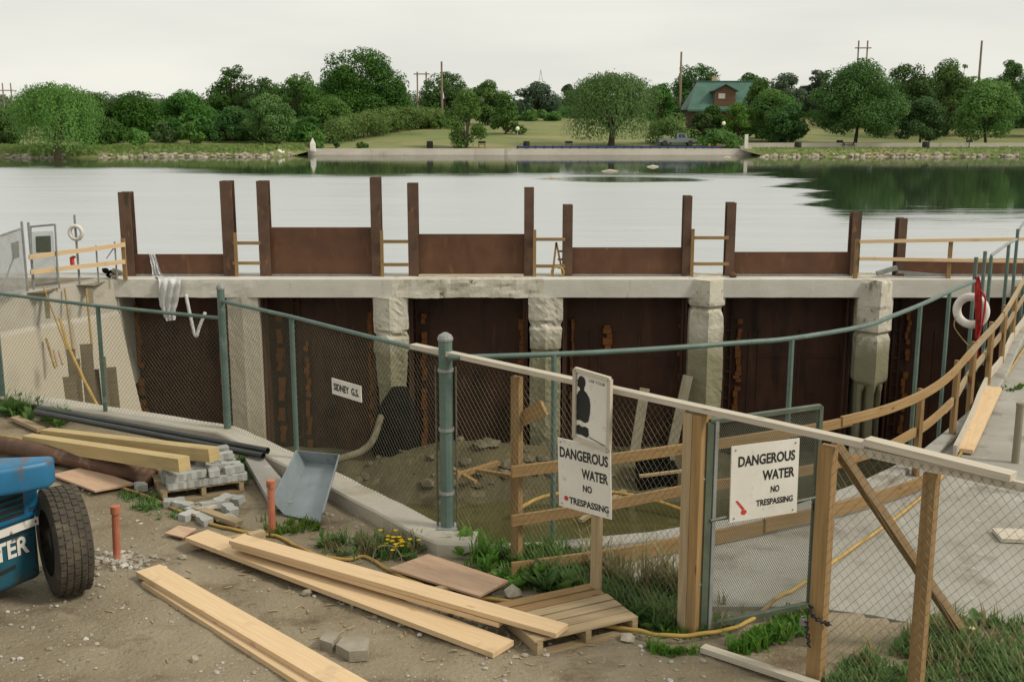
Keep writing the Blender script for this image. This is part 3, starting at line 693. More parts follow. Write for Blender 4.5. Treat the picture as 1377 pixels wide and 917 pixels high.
# dark steel ladders of brackets and orange timber blocking at the bay sides
random.seed(11)
cols = [(184, 412, 575, 7, 'first bay by the curved wall'), (296, 420, 590, 5, 'first bay, beside the tall fence post'), (374, 422, 600, 9, 'second bay, at its left side'),
        (497, 420, 600, 6, 'second bay, behind the small name sign'), (569, 416, 615, 7, 'third bay, behind the big terminal post'), (703, 430, 520, 10, 'third bay, beside the second full pier'),
        (770, 430, 560, 4, 'fourth bay, behind the tall poster'), (918, 422, 600, 8, 'fourth bay, beside two leaning timbers'), (994, 425, 560, 7, 'fifth bay, its left side'),
        (1141, 426, 592, 9, 'fifth bay, brightest and longest'), (1222, 420, 600, 6, 'sixth bay, next to the undercut pier'), (412, 455, 620, 6, 'second bay, short pair near the middle'),
        (818, 438, 475, 12, 'fourth bay, short pair under the deck')]
for u, v0, v1, wpx, words in cols:
    y = GY + .36; z1, z0 = WY(u, v0, y).z, max(-5.0, WY(u, v1, y).z); x = WY(u, v0, y).x; z = z0; w = wpx * .0195
    col_ = thing('blocking', 'stacked orange timber blocking up the ' + words, 'timber blocking', (x, y, z0), 'timber blocking in the bays')
    while z < z1:
        h = random.uniform(.09, .26); 
        if random.random() < .88:
            ww = w * random.uniform(.65, 1.25); dx = random.uniform(-.04, .04)
            mb = MB(); mb.beam((x + dx, y, z), (x + dx, y, min(z1 + .02, z + h - .012)), .12 + random.uniform(-.03, .04), ww, up=(1, 0, 0))
            part(mb, 'block', MAT['block'], col_)
        z += h
    if wpx > 4 and wpx < 12:
        s = 1 if u in (184, 374, 569, 994, 1222, 412) else -1
        mb = MB(); xs_ = x - s * .28
        for q in (-.09, .09): mb.beam((xs_ + q, y + .02, -5.2), (xs_ + q, y + .02, -.5), .045, .045)
        z = -5
        while z < -.6: mb.beam((xs_ - .09, y + .02, z), (xs_ + .09, y + .02, z), .04, .05); z += .38
        solo(mb, 'bracket_rack', MAT['steel_wet'], 'dark steel bracket rack beside the blocking of the ' + words, 'bracket rack', 'bracket racks in the bays')
# ================================================================== dam-top furniture
G_RAIL = 'timber guard rails between the gate posts'
for (pu, pv0, ru0, ru1, rv, words) in ((316, 313, 313, 350, (327, 354), 'first gap, left of the tallest gate'), (513, 310, 512, 549, (325, 356), 'gap right of the tallest gate'),
                                       (719, 309, 717, 760, (322, 358), 'gap holding a small sawhorse'), (932, 308, 931, 980, (320, 355), 'gap above the chamfered pier')):
    y = GY - .27; a = WY(pu, pv0, y)
    g = thing('guard_rail', 'two-bar orange timber guard rail across the ' + words, 'guard rail', (a.x, y, 0), G_RAIL)
    mb = MB(); mb.beam((a.x, y, 0), a, .085, .05, up=(0, 1, 0)); part(mb, 'post', MAT['lumber_orange'], g)
    for v in rv:
        p, q = WY(ru0, v, y + .05), WY(ru1, v, y + .05); mb = MB(); mb.beam(p, q, .04, .085); part(mb, 'rail', MAT['lumber_orange'], g)
# stub post by the last plain gate
# sawhorse
p = WY(748, 372, GY - .1); s_ = thing('sawhorse', 'small rusty sawhorse standing in a gap between gate posts', 'sawhorse', (p.x, p.y, 0))
for i, (u, v, x2, v2) in enumerate(((743, 370, 748, 326), (757, 370, 748, 326))):
    mb = MB(); mb.beam(WY(u, v, p.y), WY(x2, v2, p.y), .05, .05); part(mb, 'leg', MAT['lumber_orange'], s_)
for v in (338, 349, 360):
    mb = MB(); mb.beam(WY(750, v, p.y + .05), WY(759, v, p.y + .05), .04, .05); part(mb, 'rung', MAT['lumber_orange'], s_)
mb = MB(); random.seed(5)
mb.torus(WY(750, 366, p.y - .15), (.2, 1, .3), .16, .03); solo(mb, 'rope_coil', MAT['hose'], 'yellow rope coil lying at the foot of the sawhorse', 'rope coil')
# plank ledge in front of the chipped gate
mb = MB(); mb.beam(WY(563, 371, GY - .2), WY(704, 370, GY - .2), .16, .05); solo(mb, 'plank', MAT['lumber_pale'], 'thin pale plank lying along the foot of the chipped gate', 'plank')
# railing at the right end of the deck
y = 29.0
g = thing('deck_railing', 'long pale timber railing with two bars on the deck in front of the last gate', 'deck railing', (DX(1153, y), y, 0))
for u, v0 in ((1153, 322), (1279, 323), (1405, 322)):
    a = WY(u, v0, y); mb = MB(); mb.beam((a.x, y, 0), a, .1, .05, up=(0, 1, 0)); part(mb, 'post', MAT['lumber_orange'], g)
for v0, v1 in ((325, 321), (348, 352)):
    mb = MB(); mb.beam(WY(1156, v0, y - .05), WY(1420, v1, y - .05), .045, .09); part(mb, 'rail', MAT['lumber'], g)
mb = MB(); a, b, c = WY(1179, 368, 29.25), WY(1206, 365, 29.3), WY(1276, 371, 29.1)
mb.beam(a, WY(1206, 360, 29.3), .12, .11); mb.beam(b + Vector((0, -.1, 0)), c, .1, .06)
solo(mb, 'steel_angle', MAT['grey_steel'], 'grey steel angle lying on the deck behind the railing', 'steel angle')
for u, v, r, lab, mt in ((985, 371, .09, 'small rusty scrap lump on the deck beside the railing gap', 'rust_pipe'), (1150, 371, .07, 'small wood offcut at the foot of the deck railing', 'lumber_old')):
    mb = MB(); q = WY(u, v, 29.2); mb.stone((q.x, q.y, .07), r * 1.6); solo(mb, 'scrap_lump', MAT[mt], lab, 'scrap')
# rubble and rags on deck left of the first gate
random.seed(8)
for u, v, r, mt, lab in ((147, 368, .14, 'tarp', 'dark rag heaped on the deck beside the first steel post'), (157, 372, .12, 'stone', 'pale rubble lump on the deck beside the first steel post')):
    mb = MB(); q = WY(u, v, 28.95)
    for k in range(4): mb.stone((q.x + random.uniform(-.1, .1), q.y + random.uniform(-.1, .1), .08 + .05 * k), r * random.uniform(.7, 1.2))
    solo(mb, 'rag' if mt == 'tarp' else 'rubble_lump', MAT[mt], lab, 'rag' if mt == 'tarp' else 'rubble')
# plastic sheet over the beam
def cloth(name, rows, mat, label, cat, amp=.05, ncol=12, group=None):
    # rows: list of (left point, right point)
    mb = MB(); R_ = catmull([a for a, b in rows], 6); L_ = catmull([b for a, b in rows], 6)
    for i, (a, b) in enumerate(zip(R_, L_)):
        for k in range(ncol + 1):
            t = k / ncol; p = a.lerp(b, t)
            f = .5 * math.sin(t * 19 + i * .12) + .5 * noise.noise((t * 5, i * .3, 2))
            mb.v.append((p.x + .3 * amp * noise.noise((i * .4, t * 7, 8)), p.y - amp * f, p.z + (.4 * amp * f if i < 8 else 0)))
    for i in range(len(R_) - 1):
        for k in range(ncol):
            a = i * (ncol + 1) + k; mb.f.append((a, a + 1, a + ncol + 2, a + ncol + 1)); mb.uv.append([(0, 0)] * 4)
    return solo(mb, name, mat, label, cat, smooth=True, group=group)
yp = GY - .06
cloth('plastic_sheet', [(WY(200, 341, yp), WY(209, 341, yp)), (WY(204, 358, yp), WY(214, 358, yp)), (WY(206, 371, yp - .05), WY(222, 371, yp - .05)),
      (WY(212, 373, 28.9), WY(240, 373, 28.9)), (WY(214, 380, 28.68), WY(243, 380, 28.68)), (WY(213, 402, 28.7), WY(240, 402, 28.7)), (WY(217, 418, 28.75), WY(236, 418, 28.75)), (WY(223, 432, 28.75), WY(236, 430, 28.75))],
      MAT['plastic'], 'crumpled pale plastic sheet hanging over the edge of the dam deck', 'plastic sheet', .07)
mb = MB(); mb.tube(catmull([WY(250, 396, 28.75), WY(256, 425, 28.72), WY(263, 452, 28.7), (WY(268, 440, 28.7)), WY(276, 420, 28.72)], 6), .045, 8)
solo(mb, 'hanging_strap', MAT['plastic'], 'looped pale strap hanging under the deck beside the plastic sheet', 'strap', smooth=True)

# ================================================================== left side of the dam
y0 = 27.2
def chain(mb, p0, p1, bot, top, s, r, k=1.15, n=3):
    """woven wire between two uprights: p0,p1 on the ground; bot/top = (height at p0, height at p1)"""
    p0, p1 = Vector(p0), Vector(p1); d = Vector((p1.x - p0.x, p1.y - p0.y, 0)); L = d.length; d.normalize(); nn = Vector((d.y, -d.x, 0))
    H = max(top)
    for sg in (1, -1):
        a0 = -H / k - s
        while a0 < L + H / k + s:
            lo, hi = 0.0, L
            def clip(c0, c1, lo, hi):     # keep c0 + c1*a >= 0
                if abs(c1) < 1e-9: return (lo, hi) if c0 >= 0 else (1, 0)
                z = -c0 / c1
                return (max(lo, z), hi) if c1 > 0 else (lo, min(hi, z))
            sb, st = (bot[1] - bot[0]) / L, (top[1] - top[0]) / L
            # h = sg*k*(a-a0)
            lo, hi = clip(-sg * k * a0 - bot[0], sg * k - sb, lo, hi)
            lo, hi = clip(sg * k * a0 + top[0], st - sg * k, lo, hi)
            if hi - lo > .01:
                q = lambda a: p0 + d * a + Vector((0, 0, sg * k * (a - a0))) + nn * (sg * r * .8)
                mb.tube([q(lo), q(hi)], r, n, caps=False)
            a0 += s
gl = thing('chain_link_gate', 'grey steel gate with a green plate at the far end of the dam rail', 'gate', WY(57, 382, y0))
def tubes(pxs, y, r): 
    mb = MB(); mb.tube([WY(u, v, y) for u, v in pxs], r, 8); return mb
for pts in (((41, 305), (44, 384)), ((74, 302), (78, 379)), ((41, 305), (74, 302)), ((44, 384), (78, 379))):
    part(tubes(pts, y0, .025), 'frame_bar', MAT['grey_steel'], gl)
mb = MB(); mb.slab([WY(48, 318, y0), WY(68, 317, y0), WY(69, 339, y0), WY(49, 340, y0)], (0, -1, 0), .02); part(mb, 'plate', MAT['gate_green'], gl)
mb = MB(); a, b = WY(44, 384, y0), WY(77, 380, y0); chain(mb, (a.x, y0 + .01, 0), (b.x, y0, 0), (.06, .06), (1.4, 1.43), .05, .0055); part(mb, 'mesh', MAT['grey_steel'], gl)
fl = thing('chain_link_fence', 'grey chain link fence with a green plate, beside the far gate', 'fence', WY(20, 390, 26.3))
for u, v0, v1, y in ((38, 299, 387, 26.95), (29, 298, 388, 26.7), (-20, 318, 410, 25.0)):
    a, b = WY(u, v0, y), WY(u + 3, v1, y); mb = MB(); mb.tube([a, (a.x, y, -.02)], .032, 8); part(mb, 'post', MAT['grey_steel'], fl)
mb = MB(); mb.tube([WY(29, 307, 26.7), WY(-20, 324, 25.0)], .025, 8); part(mb, 'top_rail', MAT['grey_steel'], fl)
mb = MB(); mb.tube([WY(0, 395, 25.7), WY(19, 345, 26.35)], .02, 8); part(mb, 'brace', MAT['grey_steel'], fl)
mb = MB(); mb.slab([WY(15, 327, 26.2), WY(25, 324, 26.5), WY(26, 346, 26.5), WY(17, 349, 26.2)], (.1, -1, 0), .02); part(mb, 'plate', MAT['gate_green'], fl)
mb = MB(); a, b = WY(29, 307, 26.7), WY(-20, 324, 25.0); chain(mb, (b.x, b.y, 0), (a.x, a.y, 0), (.03, .03), (b.z, a.z), .055, .0055); part(mb, 'mesh', MAT['grey_steel'], fl)
hr = thing('hand_rail', 'pale timber hand rail of two bars along the curved wall top', 'hand rail', (DX(165), 28.75, 0))
a = WY(165, 321, 28.75); mb = MB(); mb.beam((a.x, a.y, 0), a, .1, .06, up=(0, 1, 0)); part(mb, 'post', MAT['lumber_orange'], hr)
for q, w in (((168, 329), (39, 346)), ((168, 352), (41, 366))):
    mb = MB(); mb.beam(WY(q[0], q[1], 28.7), WY(w[0], w[1], 26.7), .045, .11); part(mb, 'rail', MAT['lumber'], hr)
for u, v0, v1, y in ((129, 330, 374, 28.3), (154, 325, 372, 28.6), (76, 340, 379, 27.3)):
    a = WY(u, v0, y); mb = MB(); mb.tube([a, (a.x, y, 0)], .022, 6); part(mb, 'stanchion', MAT['grey_steel'], hr)
mb = MB(); mb.tube([WY(154, 332, 28.6), WY(143, 348, 28.45)], .015, 6); part(mb, 'strut', MAT['grey_steel'], hr)
y = 27.9; a = WY(100, 289, y)
mb = MB(); mb.tube([a, (a.x, y, 0)], .03, 8); solo(mb, 'ring_post', MAT['grey_steel'], 'thin grey post carrying a white life ring near the far gate', 'post')
mb = MB(); c = WY(102, 313, y - .07); mb.torus(c, (.15, 1, 0), .165, .05, 28, 10); solo(mb, 'life_ring', MAT['ring_white'], 'small white life ring hung on a thin post beside the far gate', 'life ring', smooth=True)
mb = MB(); c = WY(97, 351, 27.75); mb.tube([c + Vector((0, 0, -.1)), c + Vector((0, 0, .1))], .055, 10); mb.tube([c + Vector((0, 0, .1)), c + Vector((.09, 0, .1))], .03, 8)
solo(mb, 'red_lamp', MAT['red_paint'], 'small red warning lamp fixed to the hand rail below the life ring', 'warning lamp')
# sticks and sheet piles on the curved wall
for i, (pp, r, w) in enumerate((((60, 395, 82, 500), .03, 'thin tan stick leaning on the curved wall, lowest one'), ((58, 385, 90, 470), .02, 'long tan pole hanging down the curved wall under the hand rail'),
                                ((87, 388, 98, 470), .022, 'tan pole on the curved wall beside the stained board'), ((116, 388, 124, 470), .028, 'straight tan pole hanging nearest the first bay'))):
    y = 26.9 if i < 2 else 27.6
    if i == 0: pp = (62, 455, 74, 495)
    mb = MB(); mb.tube([WY(pp[0], pp[1], y - .2), WY(pp[2], pp[3], y - .5)], r, 6); solo(mb, 'pole', MAT['rope'], w, 'pole')
for k, (u, v0, v1) in enumerate(((72, 470, 492), (79, 472, 490))):
    mb = MB(); mb.tube([WY(u, v0, 26.2), WY(u + 5, v1, 26.0)], .025, 6); solo(mb, 'stick', MAT['lumber_old'], ('short stick on the curved wall beside the lowest tan stick', 'shortest stick on the curved wall, nearest the boards')[k], 'stick')
sb = [(84, 102, 507, 25.6), (89, 101, 470, 26.0), (101, 107, 483, 26.05), (107, 124, 463, 26.3), (124, 133, 497, 26.35), (133, 142, 480, 26.4), (142, 156, 494, 26.6)]
bw = ['lowest outer board', 'tall narrow board with a pale edge', 'narrow middle board', 'tallest wide board', 'low board right of the tallest', 'narrow board behind the thin fence post', 'board nearest the first bay']
for (u0, u1, v, y), w in zip(sb, bw):
    n_ = Vector((.35, -.93, .12)).normalized(); mb = MB()
    y -= .8; mb.slab([WY(u0, v, y), WY(u1, v - 1, y + .02), WY(u1 + 12, 610, y - 1.5), WY(u0 + 14, 610, y - 1.5)], n_, .05)
    solo(mb, 'form_board', MAT['form'] if 'form' in MAT else MAT['lumber_grey'], 'dark stained form board on the curved wall, ' + w, 'form board', 'form boards against the curved wall')
mb = MB(); mb.tube([WY(80, 428, 25.4), WY(91, 464, 24.7), WY(115, 515, 23.8), WY(140, 562, 22.8)], .033, 8); solo(mb, 'pole', MAT['hose'], 'long yellow pole leaning across the dark form boards', 'pole')
for k, (u0, v0, u1, v1) in enumerate(((118, 383, 124, 408), (59, 396, 66, 428))):
    mb = MB(); mb.slab([WY(u0, v0, 27.9 - k), WY(u0 + 7, v0, 27.9 - k), WY(u1 + 2, v1, 27.7 - k), WY(u1 - 4, v1, 27.7 - k)], (0, -1, 0), .03)
    solo(mb, 'hanging_batten', MAT['lumber_grey'], ('short dark batten hung at the top of the curved wall near the first bay', 'short dark batten hung on the curved wall under the grey gate')[k], 'batten')

# ================================================================== pit contents
mb = MB(); random.seed(21)
n, mrows = 22, 16; zt, zb = -2.75, -5.15; cx, cy = WY(535, 600, 28.3).x, 28.25
for i in range(mrows + 1):
    t = i / mrows; z = zt + (zb - zt) * t; r = .18 + .40 * math.sin(min(1, t * 1.5) * 1.57) - .18 * max(0, t - .6)
    for k in range(n):
        a = 2 * math.pi * k / n; q = r * (1 + .3 * noise.noise((math.cos(a) * 1.6, math.sin(a) * 1.6, z * 1.2)))
        mb.v.append((cx + .12 * math.sin(z * 2) + q * math.cos(a) * 1.12, cy + q * .75 * math.sin(a), z))
for i in range(mrows):
    for k in range(n):
        mb.f.append((i * n + k, i * n + (k + 1) % n, (i + 1) * n + (k + 1) % n, (i + 1) * n + k)); mb.uv.append([(0, 0)] * 4)
mb.f.append(tuple(range(n))[::-1]); mb.uv.append([(0, 0)] * n)
solo(mb, 'tarpaulin', MAT['tarp'], 'black tarpaulin bundled round the foot of the eroded pier', 'tarpaulin', smooth=True)
mb = MB(); mb.tube(catmull([WY(512, 560, 27.9), WY(502, 590, 27.2), WY(487, 606, 26.6), WY(466, 614, 26.0), WY(440, 622, 25.2)], 8), .09, 10)
solo(mb, 'discharge_hose', MAT['pitstone'], 'thick grey discharge hose curving away from the black tarpaulin', 'hose', smooth=True)
for a, b, lab in (((846, 655), (867, 522), 'shorter grey timber leaning in the pit behind the poster'), ((893, 650), (925, 505), 'longer grey timber leaning in the pit beside a pier')):
    p = WY(a[0], a[1], 27.9); q = WY(b[0], b[1], 28.6); mb = MB(); mb.beam(p - (q - p) * .06, q, .12, .26, up=(1, 0, 0)); solo(mb, 'leaning_timber', MAT['lumber_grey'], lab, 'timber', 'timbers leaning in the pit')
random.seed(31)
for u0, v0, u1, v1, w, lab in ((612, 640, 670, 622, .1, 'splintered orange board on the rubble mound below the third bay'), (640, 632, 690, 640, .08, 'broken orange plank crossing the rubble mound'),
                               (690, 655, 760, 640, .09, 'wet plank lying in the mud behind the front guard rail'), (600, 625, 640, 648, .06, 'thin orange batten on the mound beside the terminal post'), (770, 735, 870, 728, .1, 'half sunk board in the pit pond'),
                               (860, 640, 925, 632, .06, 'pale batten on the mud between the leaning timbers'), (780, 700, 840, 660, .08, 'board sloping out of the pond behind the post sign')):
    y = 27.4 if v0 < 660 else 24.2
    p, q = W(u0, v0, -4.35 if v0 < 650 else -5.1), W(u1, v1, -4.35 if v0 < 650 else -5.1)
    mb = MB(); mb.beam(p, q, w * 1.5, w); solo(mb, 'scrap_board', MAT['lumber_orange'] if 'orange' in lab else MAT['lumber_old'], lab, 'board', 'scrap boards in the pit')
mb = MB(); random.seed(12)
for k in range(90):
    x = random.gauss(-.6, 2.4); y = random.uniform(26.8, 28.6); mb.stone((x, y, pit_z(x, y) + .0), .04 + .22 * random.random() ** 2.5)
stuff(mb, 'rubble', MAT['pitstone'], 'broken concrete rubble on the mud at the foot of the piers', 'rubble')
mb = MB(); mb.box((3.2, 27.0, -5.3), (4.2, 27.7, -4.55)); mb.box((3.35, 27.1, -4.55), (4.0, 27.6, -4.25)); solo(mb, 'pump_box', MAT['tarp'], 'dark pump box standing in the mud behind the front timber rail', 'pump')
mb = MB(); mb.tube(catmull([W(690, 690, -5.05), W(730, 668, -4.9), W(800, 660, -4.8), W(870, 670, -4.9), W(930, 690, -5.05)], 6), .05, 8); solo(mb, 'pit_hose', MAT['hose'], 'yellow hose lying across the mud in the pit', 'hose', smooth=True)

# ================================================================== curb and the green fence on it
def curb(pts, w, z0, z1, name, label):
    mb = MB(); pts = [Vector(p) for p in pts]; base = 0
    for i, p in enumerate(pts):
        t = pts[min(i + 1, len(pts) - 1)] - pts[max(i - 1, 0)]; t.z = 0; t.normalize(); s = Vector((t.y, -t.x, 0))
        b = .02
        for o, z in ((-w / 2, z0), (w / 2, z0), (w / 2, z1 - b), (w / 2 - b, z1), (-w / 2 + b, z1), (-w / 2, z1 - b)):
            q = p + s * o; k = .008 * noise.noise((p.x * 3, p.y * 3, z * 9 + o * 7)); mb.v.append((q.x + k, q.y + k, z + k))
    n = 6
    for i in range(len(pts) - 1):
        for k in range(n): mb.f.append((i * n + k, i * n + (k + 1) % n, (i + 1) * n + (k + 1) % n, (i + 1) * n + k)); mb.uv.append([(0, 0)] * 4)
    mb.f.append(tuple(range(n))[::-1]); mb.uv.append([(0, 0)] * n); e = (len(pts) - 1) * n; mb.f.append(tuple(e + k for k in range(n))); mb.uv.append([(0, 0)] * n)
    return solo(mb, name, MAT['walk'] if 'thick' not in label else MAT['wing'], label, 'curb')
def dense(pts, step=.25):
    out = []
    for a, b in zip(pts, pts[1:]):
        n = max(1, int((b - a).length / step)); out += [a.lerp(b, k / n) for k in range(n)]
    return out + [pts[-1]]
curb(dense([p for p in PIT_L[1:]] + [W(640, 742)]), .36, -.3, .15, 'curb', 'thick pale concrete curb under the chain link fence')
curb(dense([W(655, 744), *[p for p in PIT_R[1:]]]), .2, -.3, .07, 'curb', 'low concrete curb along the curved edge of the walkway')
LF = [Vector((-8.6, 16.6, 0)), W(5, 545), W(143, 567), W(307, 590), W(400, 632), W(602, 727)]
tops = [1.70, 1.68, 1.66, 1.66]
fence = thing('green_fence', 'green chain link fence on the thick curb, carrying the small name sign', 'fence', LF[3])
P5, P143, P305, P398, P600 = LF[1:]
def vpost(p, h, r, nm='post', cap=None, mt='green_paint'):
    mb = MB(); mb.tube([(p.x, p.y, -.1), (p.x, p.y, h)], r, 12)
    o = part(mb, nm, MAT[mt], fence, smooth=False)
    if cap:
        m2 = MB(); m2.tube([(p.x, p.y, h), (p.x, p.y, h + .02), (p.x, p.y, h + .05), (p.x, p.y, h + .075)], [r * 1.15, r * 1.15, r * .95, r * .35], 12)
        c = bpy.data.objects.new('cap', m2.mesh('cap', MAT['grey_steel'], ORG[fence])); COL.objects.link(c); c.parent = o; ORG[c] = ORG[fence]
    return o
vpost(P5, 1.70, .04, cap=True); vpost(P143, 1.62, .03); vpost(P305, 2.0, .05, cap=True); vpost(P398, 1.86, .03)
term = vpost(P600, 2.06, .067, cap=True)
for a, b, ha, hb in ((LF[0], P5, 1.69, 1.68), (P5, P143, 1.68, 1.64), (P143, P305, 1.64, 1.62), (P305, P398, 1.85, 1.88), (P398, P600, 1.88, 1.90)):
    mb = MB(); mb.tube([a + Vector((0, 0, ha)), b + Vector((0, 0, hb))], .025, 8); part(mb, 'top_rail', MAT['green_paint'], fence)
    mb = MB(); chain(mb, a, b, (.14, .14), (ha, hb), .062, .0017); part(mb, 'mesh', MAT['wire'], fence)
for h in (.5, 1.15, 1.75):
    mb = MB(); mb.tube([(P600.x, P600.y, h), (P600.x, P600.y, h + .03)], .078, 12); part(mb, 'clamp', MAT['grey_steel'], fence)
mb = MB(); mb.box((P600.x - .1, P600.y - .1, .14), (P600.x + .1, P600.y + .1, .16)); part(mb, 'base_plate', MAT['grey_steel'], fence)
for s in (-1, 1):
    mb = MB(); q = P600 + Vector((s * .1, -.03 * s, 0)); mb.tube([q + Vector((0, 0, .15)), q + Vector((0, 0, 1.8))], .01, 6); part(mb, 'tension_bar', MAT['wire'], fence)
# sign helper: four photo corners on a plane
def sign(name, label, cat, corners, p, n, mt='white', t=.012, group=None):
    q = [WP(u, v, p, n) for u, v in corners]; n = n.normalized()
    if n.dot(CAM - p) < 0: n = -n
    O = q[3]; X = q[2] - q[3]; Y = q[0] - q[3]
    s = thing(name, label, cat, O.lerp(q[1], .5), group)
    mb = MB(); mb.slab([O, O + X, O + X + Y, O + Y], n, t); part(mb, 'board', MAT[mt], s)
    return s, O, X, Y, n * (t + .003)
d = (P600 - P398); nrm = Vector((d.y, -d.x, 0)).normalized()
s, O, X, Y, off = sign('name_sign', 'small white sign reading SIDNEY G.S. wired to the green fence', 'sign', ((447, 508), (486, 519), (487, 541), (448, 529)), P398 + nrm * .03, nrm)
for t, bx in (('SIDNEY', (.07, .28, .60, .74)), ('G.S.', (.68, .28, .93, .74))):
    mb = MB(); put_text(mb, t, O, X, Y, bx, off, .03); part(mb, 'lettering', MAT['black'], s)

# curved green pipe rail along the walkway edge
RP = [(602, 481), (700, 478), (800, 474), (900, 468), (1000, 460.5), (1065, 455), (1160, 439), (1200, 425), (1240, 409), (1275, 393), (1310, 378)]
cr_ = thing('pipe_rail', 'curved green pipe rail on thin posts along the pit edge', 'pipe rail', W(1065, 694))
pts = [W(u, v, 1.93) for u, v in RP]; mb = MB(); mb.tube(catmull(pts, 4), .027, 8); part(mb, 'rail', MAT['green_paint'], cr_, smooth=True)
for u, v in ((745, 476.5), (1065, 455), (1238, 410), (1277, 392)):
    q = W(u, v, 1.93); mb = MB(); mb.tube([q, (q.x, q.y, -.1)], .028, 8); part(mb, 'post', MAT['green_paint'], cr_)
# ungrouped tall pipes and hand rail at the upper end of the walkway
hp = thing('pipe_railing', 'grey pipe hand rail climbing on tall posts at the top of the walkway', 'pipe railing', W(1335, 500))
for (u, v0, y) in ((1313, 346, 17.2), (1325, 338, 18.4), (1333, 346, 18.9), (1357, 326, 21.0), (1369, 308, 22.0), (1385, 285, 23.0)):
    a = WY(u, v0, y); mb = MB(); mb.tube([a, (a.x, y, -.05)], .033, 8); part(mb, 'post', MAT['green_paint'], hp)
mb = MB(); mb.tube(catmull([WY(1333, 344, 18.9), WY(1345, 335, 19.8), WY(1357, 327, 21.0), WY(1367, 322, 21.9)], 4), .027, 8); part(mb, 'rail', MAT['grey_steel'], hp, smooth=True)
mb = MB(); mb.tube(catmull([WY(1369, 312, 22.0), WY(1374, 304, 22.4), WY(1385, 290, 23.0)], 4), .027, 8); part(mb, 'rail', MAT['grey_steel'], hp, smooth=True)
# life ring on the rail end, red cloth and rope
yq = 16.0
mb = MB(); c = WY(1306, 418, yq); mb.torus(c, (.85, 1, .05), .205, .06, 32, 12); solo(mb, 'life_ring', MAT['ring_white'], 'large white life ring hung beside red cloth at the end of the green rail', 'life ring', smooth=True)
cloth('red_cloth', [(WY(1311, 372, yq - .12), WY(1317, 372, yq - .12)), (WY(1310, 395, yq - .15), WY(1320, 395, yq - .15)), (WY(1311, 430, yq - .17), WY(1319, 428, yq - .17)), (WY(1311, 460, yq - .15), WY(1317, 458, yq - .15)), (WY(1312, 482, yq - .15), WY(1316, 482, yq - .15))],
      MAT['red'], 'red cloth hanging from the end of the green pipe rail', 'cloth', .03, 8)
mb = MB(); mb.tube(catmull([WY(1318, 390, yq - .2), WY(1325, 402, yq - .2), WY(1322, 430, yq - .2), WY(1316, 452, yq - .2), WY(1308, 478, yq - .2), WY(1302, 488, yq - .2), WY(1306, 470, yq - .2)], 6), .014, 6); solo(mb, 'red_rope', MAT['red'], 'red rope looped over the large white life ring', 'rope', smooth=True)
mb = MB(); mb.tube(catmull([WY(1286, 425, yq), WY(1283, 438, yq), WY(1290, 450, yq), WY(1300, 462, yq), WY(1310, 470, yq)], 6), .008, 6); solo(mb, 'grab_line', MAT['rope'], 'thin tan grab line drooping below the large white life ring', 'rope', smooth=True)

# ================================================================== timber guard rail along the walkway
gr = thing('timber_rail', 'bent timber guard rail of three bars curving along the walkway edge', 'guard rail', W(940, 728))
def curve_at(pxs, z): return [W(u, v, z) for u, v in pxs]
TOP = [(688, 634), (800, 620), (935, 601), (1010, 590), (1100, 575), (1170, 559), (1215, 544), (1250, 527), (1278, 506), (1300, 481), (1322, 455), (1345, 430), (1362, 403), (1377, 376), (1392, 345)]
MID = [(688, 700), (800, 682), (935, 656), (1010, 645), (1100, 629), (1180, 608), (1225, 585), (1250, 569), (1282, 538), (1300, 508), (1322, 480), (1345, 452), (1362, 424), (1380, 395)]
LOW = [(688, 766), (760, 756), (850, 743), (935, 727), (1010, 712), (1097, 693), (1160, 677), (1225, 656), (1262, 640)]
def planks(pxs, z, cuts, h=.10):
    pts = catmull(curve_at(pxs, z), 5); n = len(pts); prev = 0
    for i, c in enumerate(list(cuts) + [1.0]):
        j = int(c * (n - 1)); seg = pts[max(0, prev - 1):j + 1]; dz = .025 if i % 2 else 0
        mb = MB(); mb.sweep([p + Vector((0, -.02 * (i % 2), dz)) for p in seg], .04, h); part(mb, 'rail', MAT['lumber_orange'] if i < 2 else MAT['lumber_old'], gr); prev = j
planks(TOP, 1.0, (.34, .66, .82)); planks(MID, .52, (.36, .6, .8)); planks(LOW, .09, (.55,), .14)
for u, v in ((1241, 531), (1290, 492), (1312, 466), (1336, 439), (1354, 416), (1368, 390)):
    q = W(u, v, 1.0); mb = MB(); mb.beam((q.x, q.y + .05, -.02), (q.x, q.y + .05, 1.06), .09, .045, up=(1, .3, 0)); part(mb, 'post', MAT['lumber_orange'], gr)
# lower kick boards at the climbing part
mb = MB(); mb.sweep(catmull(curve_at([(1284, 606), (1296, 582), (1308, 556), (1318, 530), (1332, 503), (1347, 484), (1360, 455), (1378, 430)], .12), 5), .045, .14); part(mb, 'rail', MAT['lumber_pale'], gr)
for lab, a, b, w in (('loose pale plank lying on the walkway beside the guard rail', (1296, 606), (1337, 522), .22), ):
    mb = MB(); mb.beam(W(*a, .05), W(*b, .05), w, .05); solo(mb, 'plank', MAT['lumber'], lab, 'plank')
mb = MB(); mb.beam(W(1340, 719, .03), W(1420, 722, .03), .3, .04); solo(mb, 'plank', MAT['lumber_pale'], 'short wide plank lying alone on the open concrete', 'plank')
q = W(1365, 622); mb = MB(); mb.tube([q, q + Vector((0, 0, .72))], .045, 12); mb.tube([q + Vector((0, 0, .72)), q + Vector((0, 0, .76))], .05, 12); solo(mb, 'bollard', MAT['lumber_grey'], 'short grey bollard standing alone on the walkway', 'bollard')

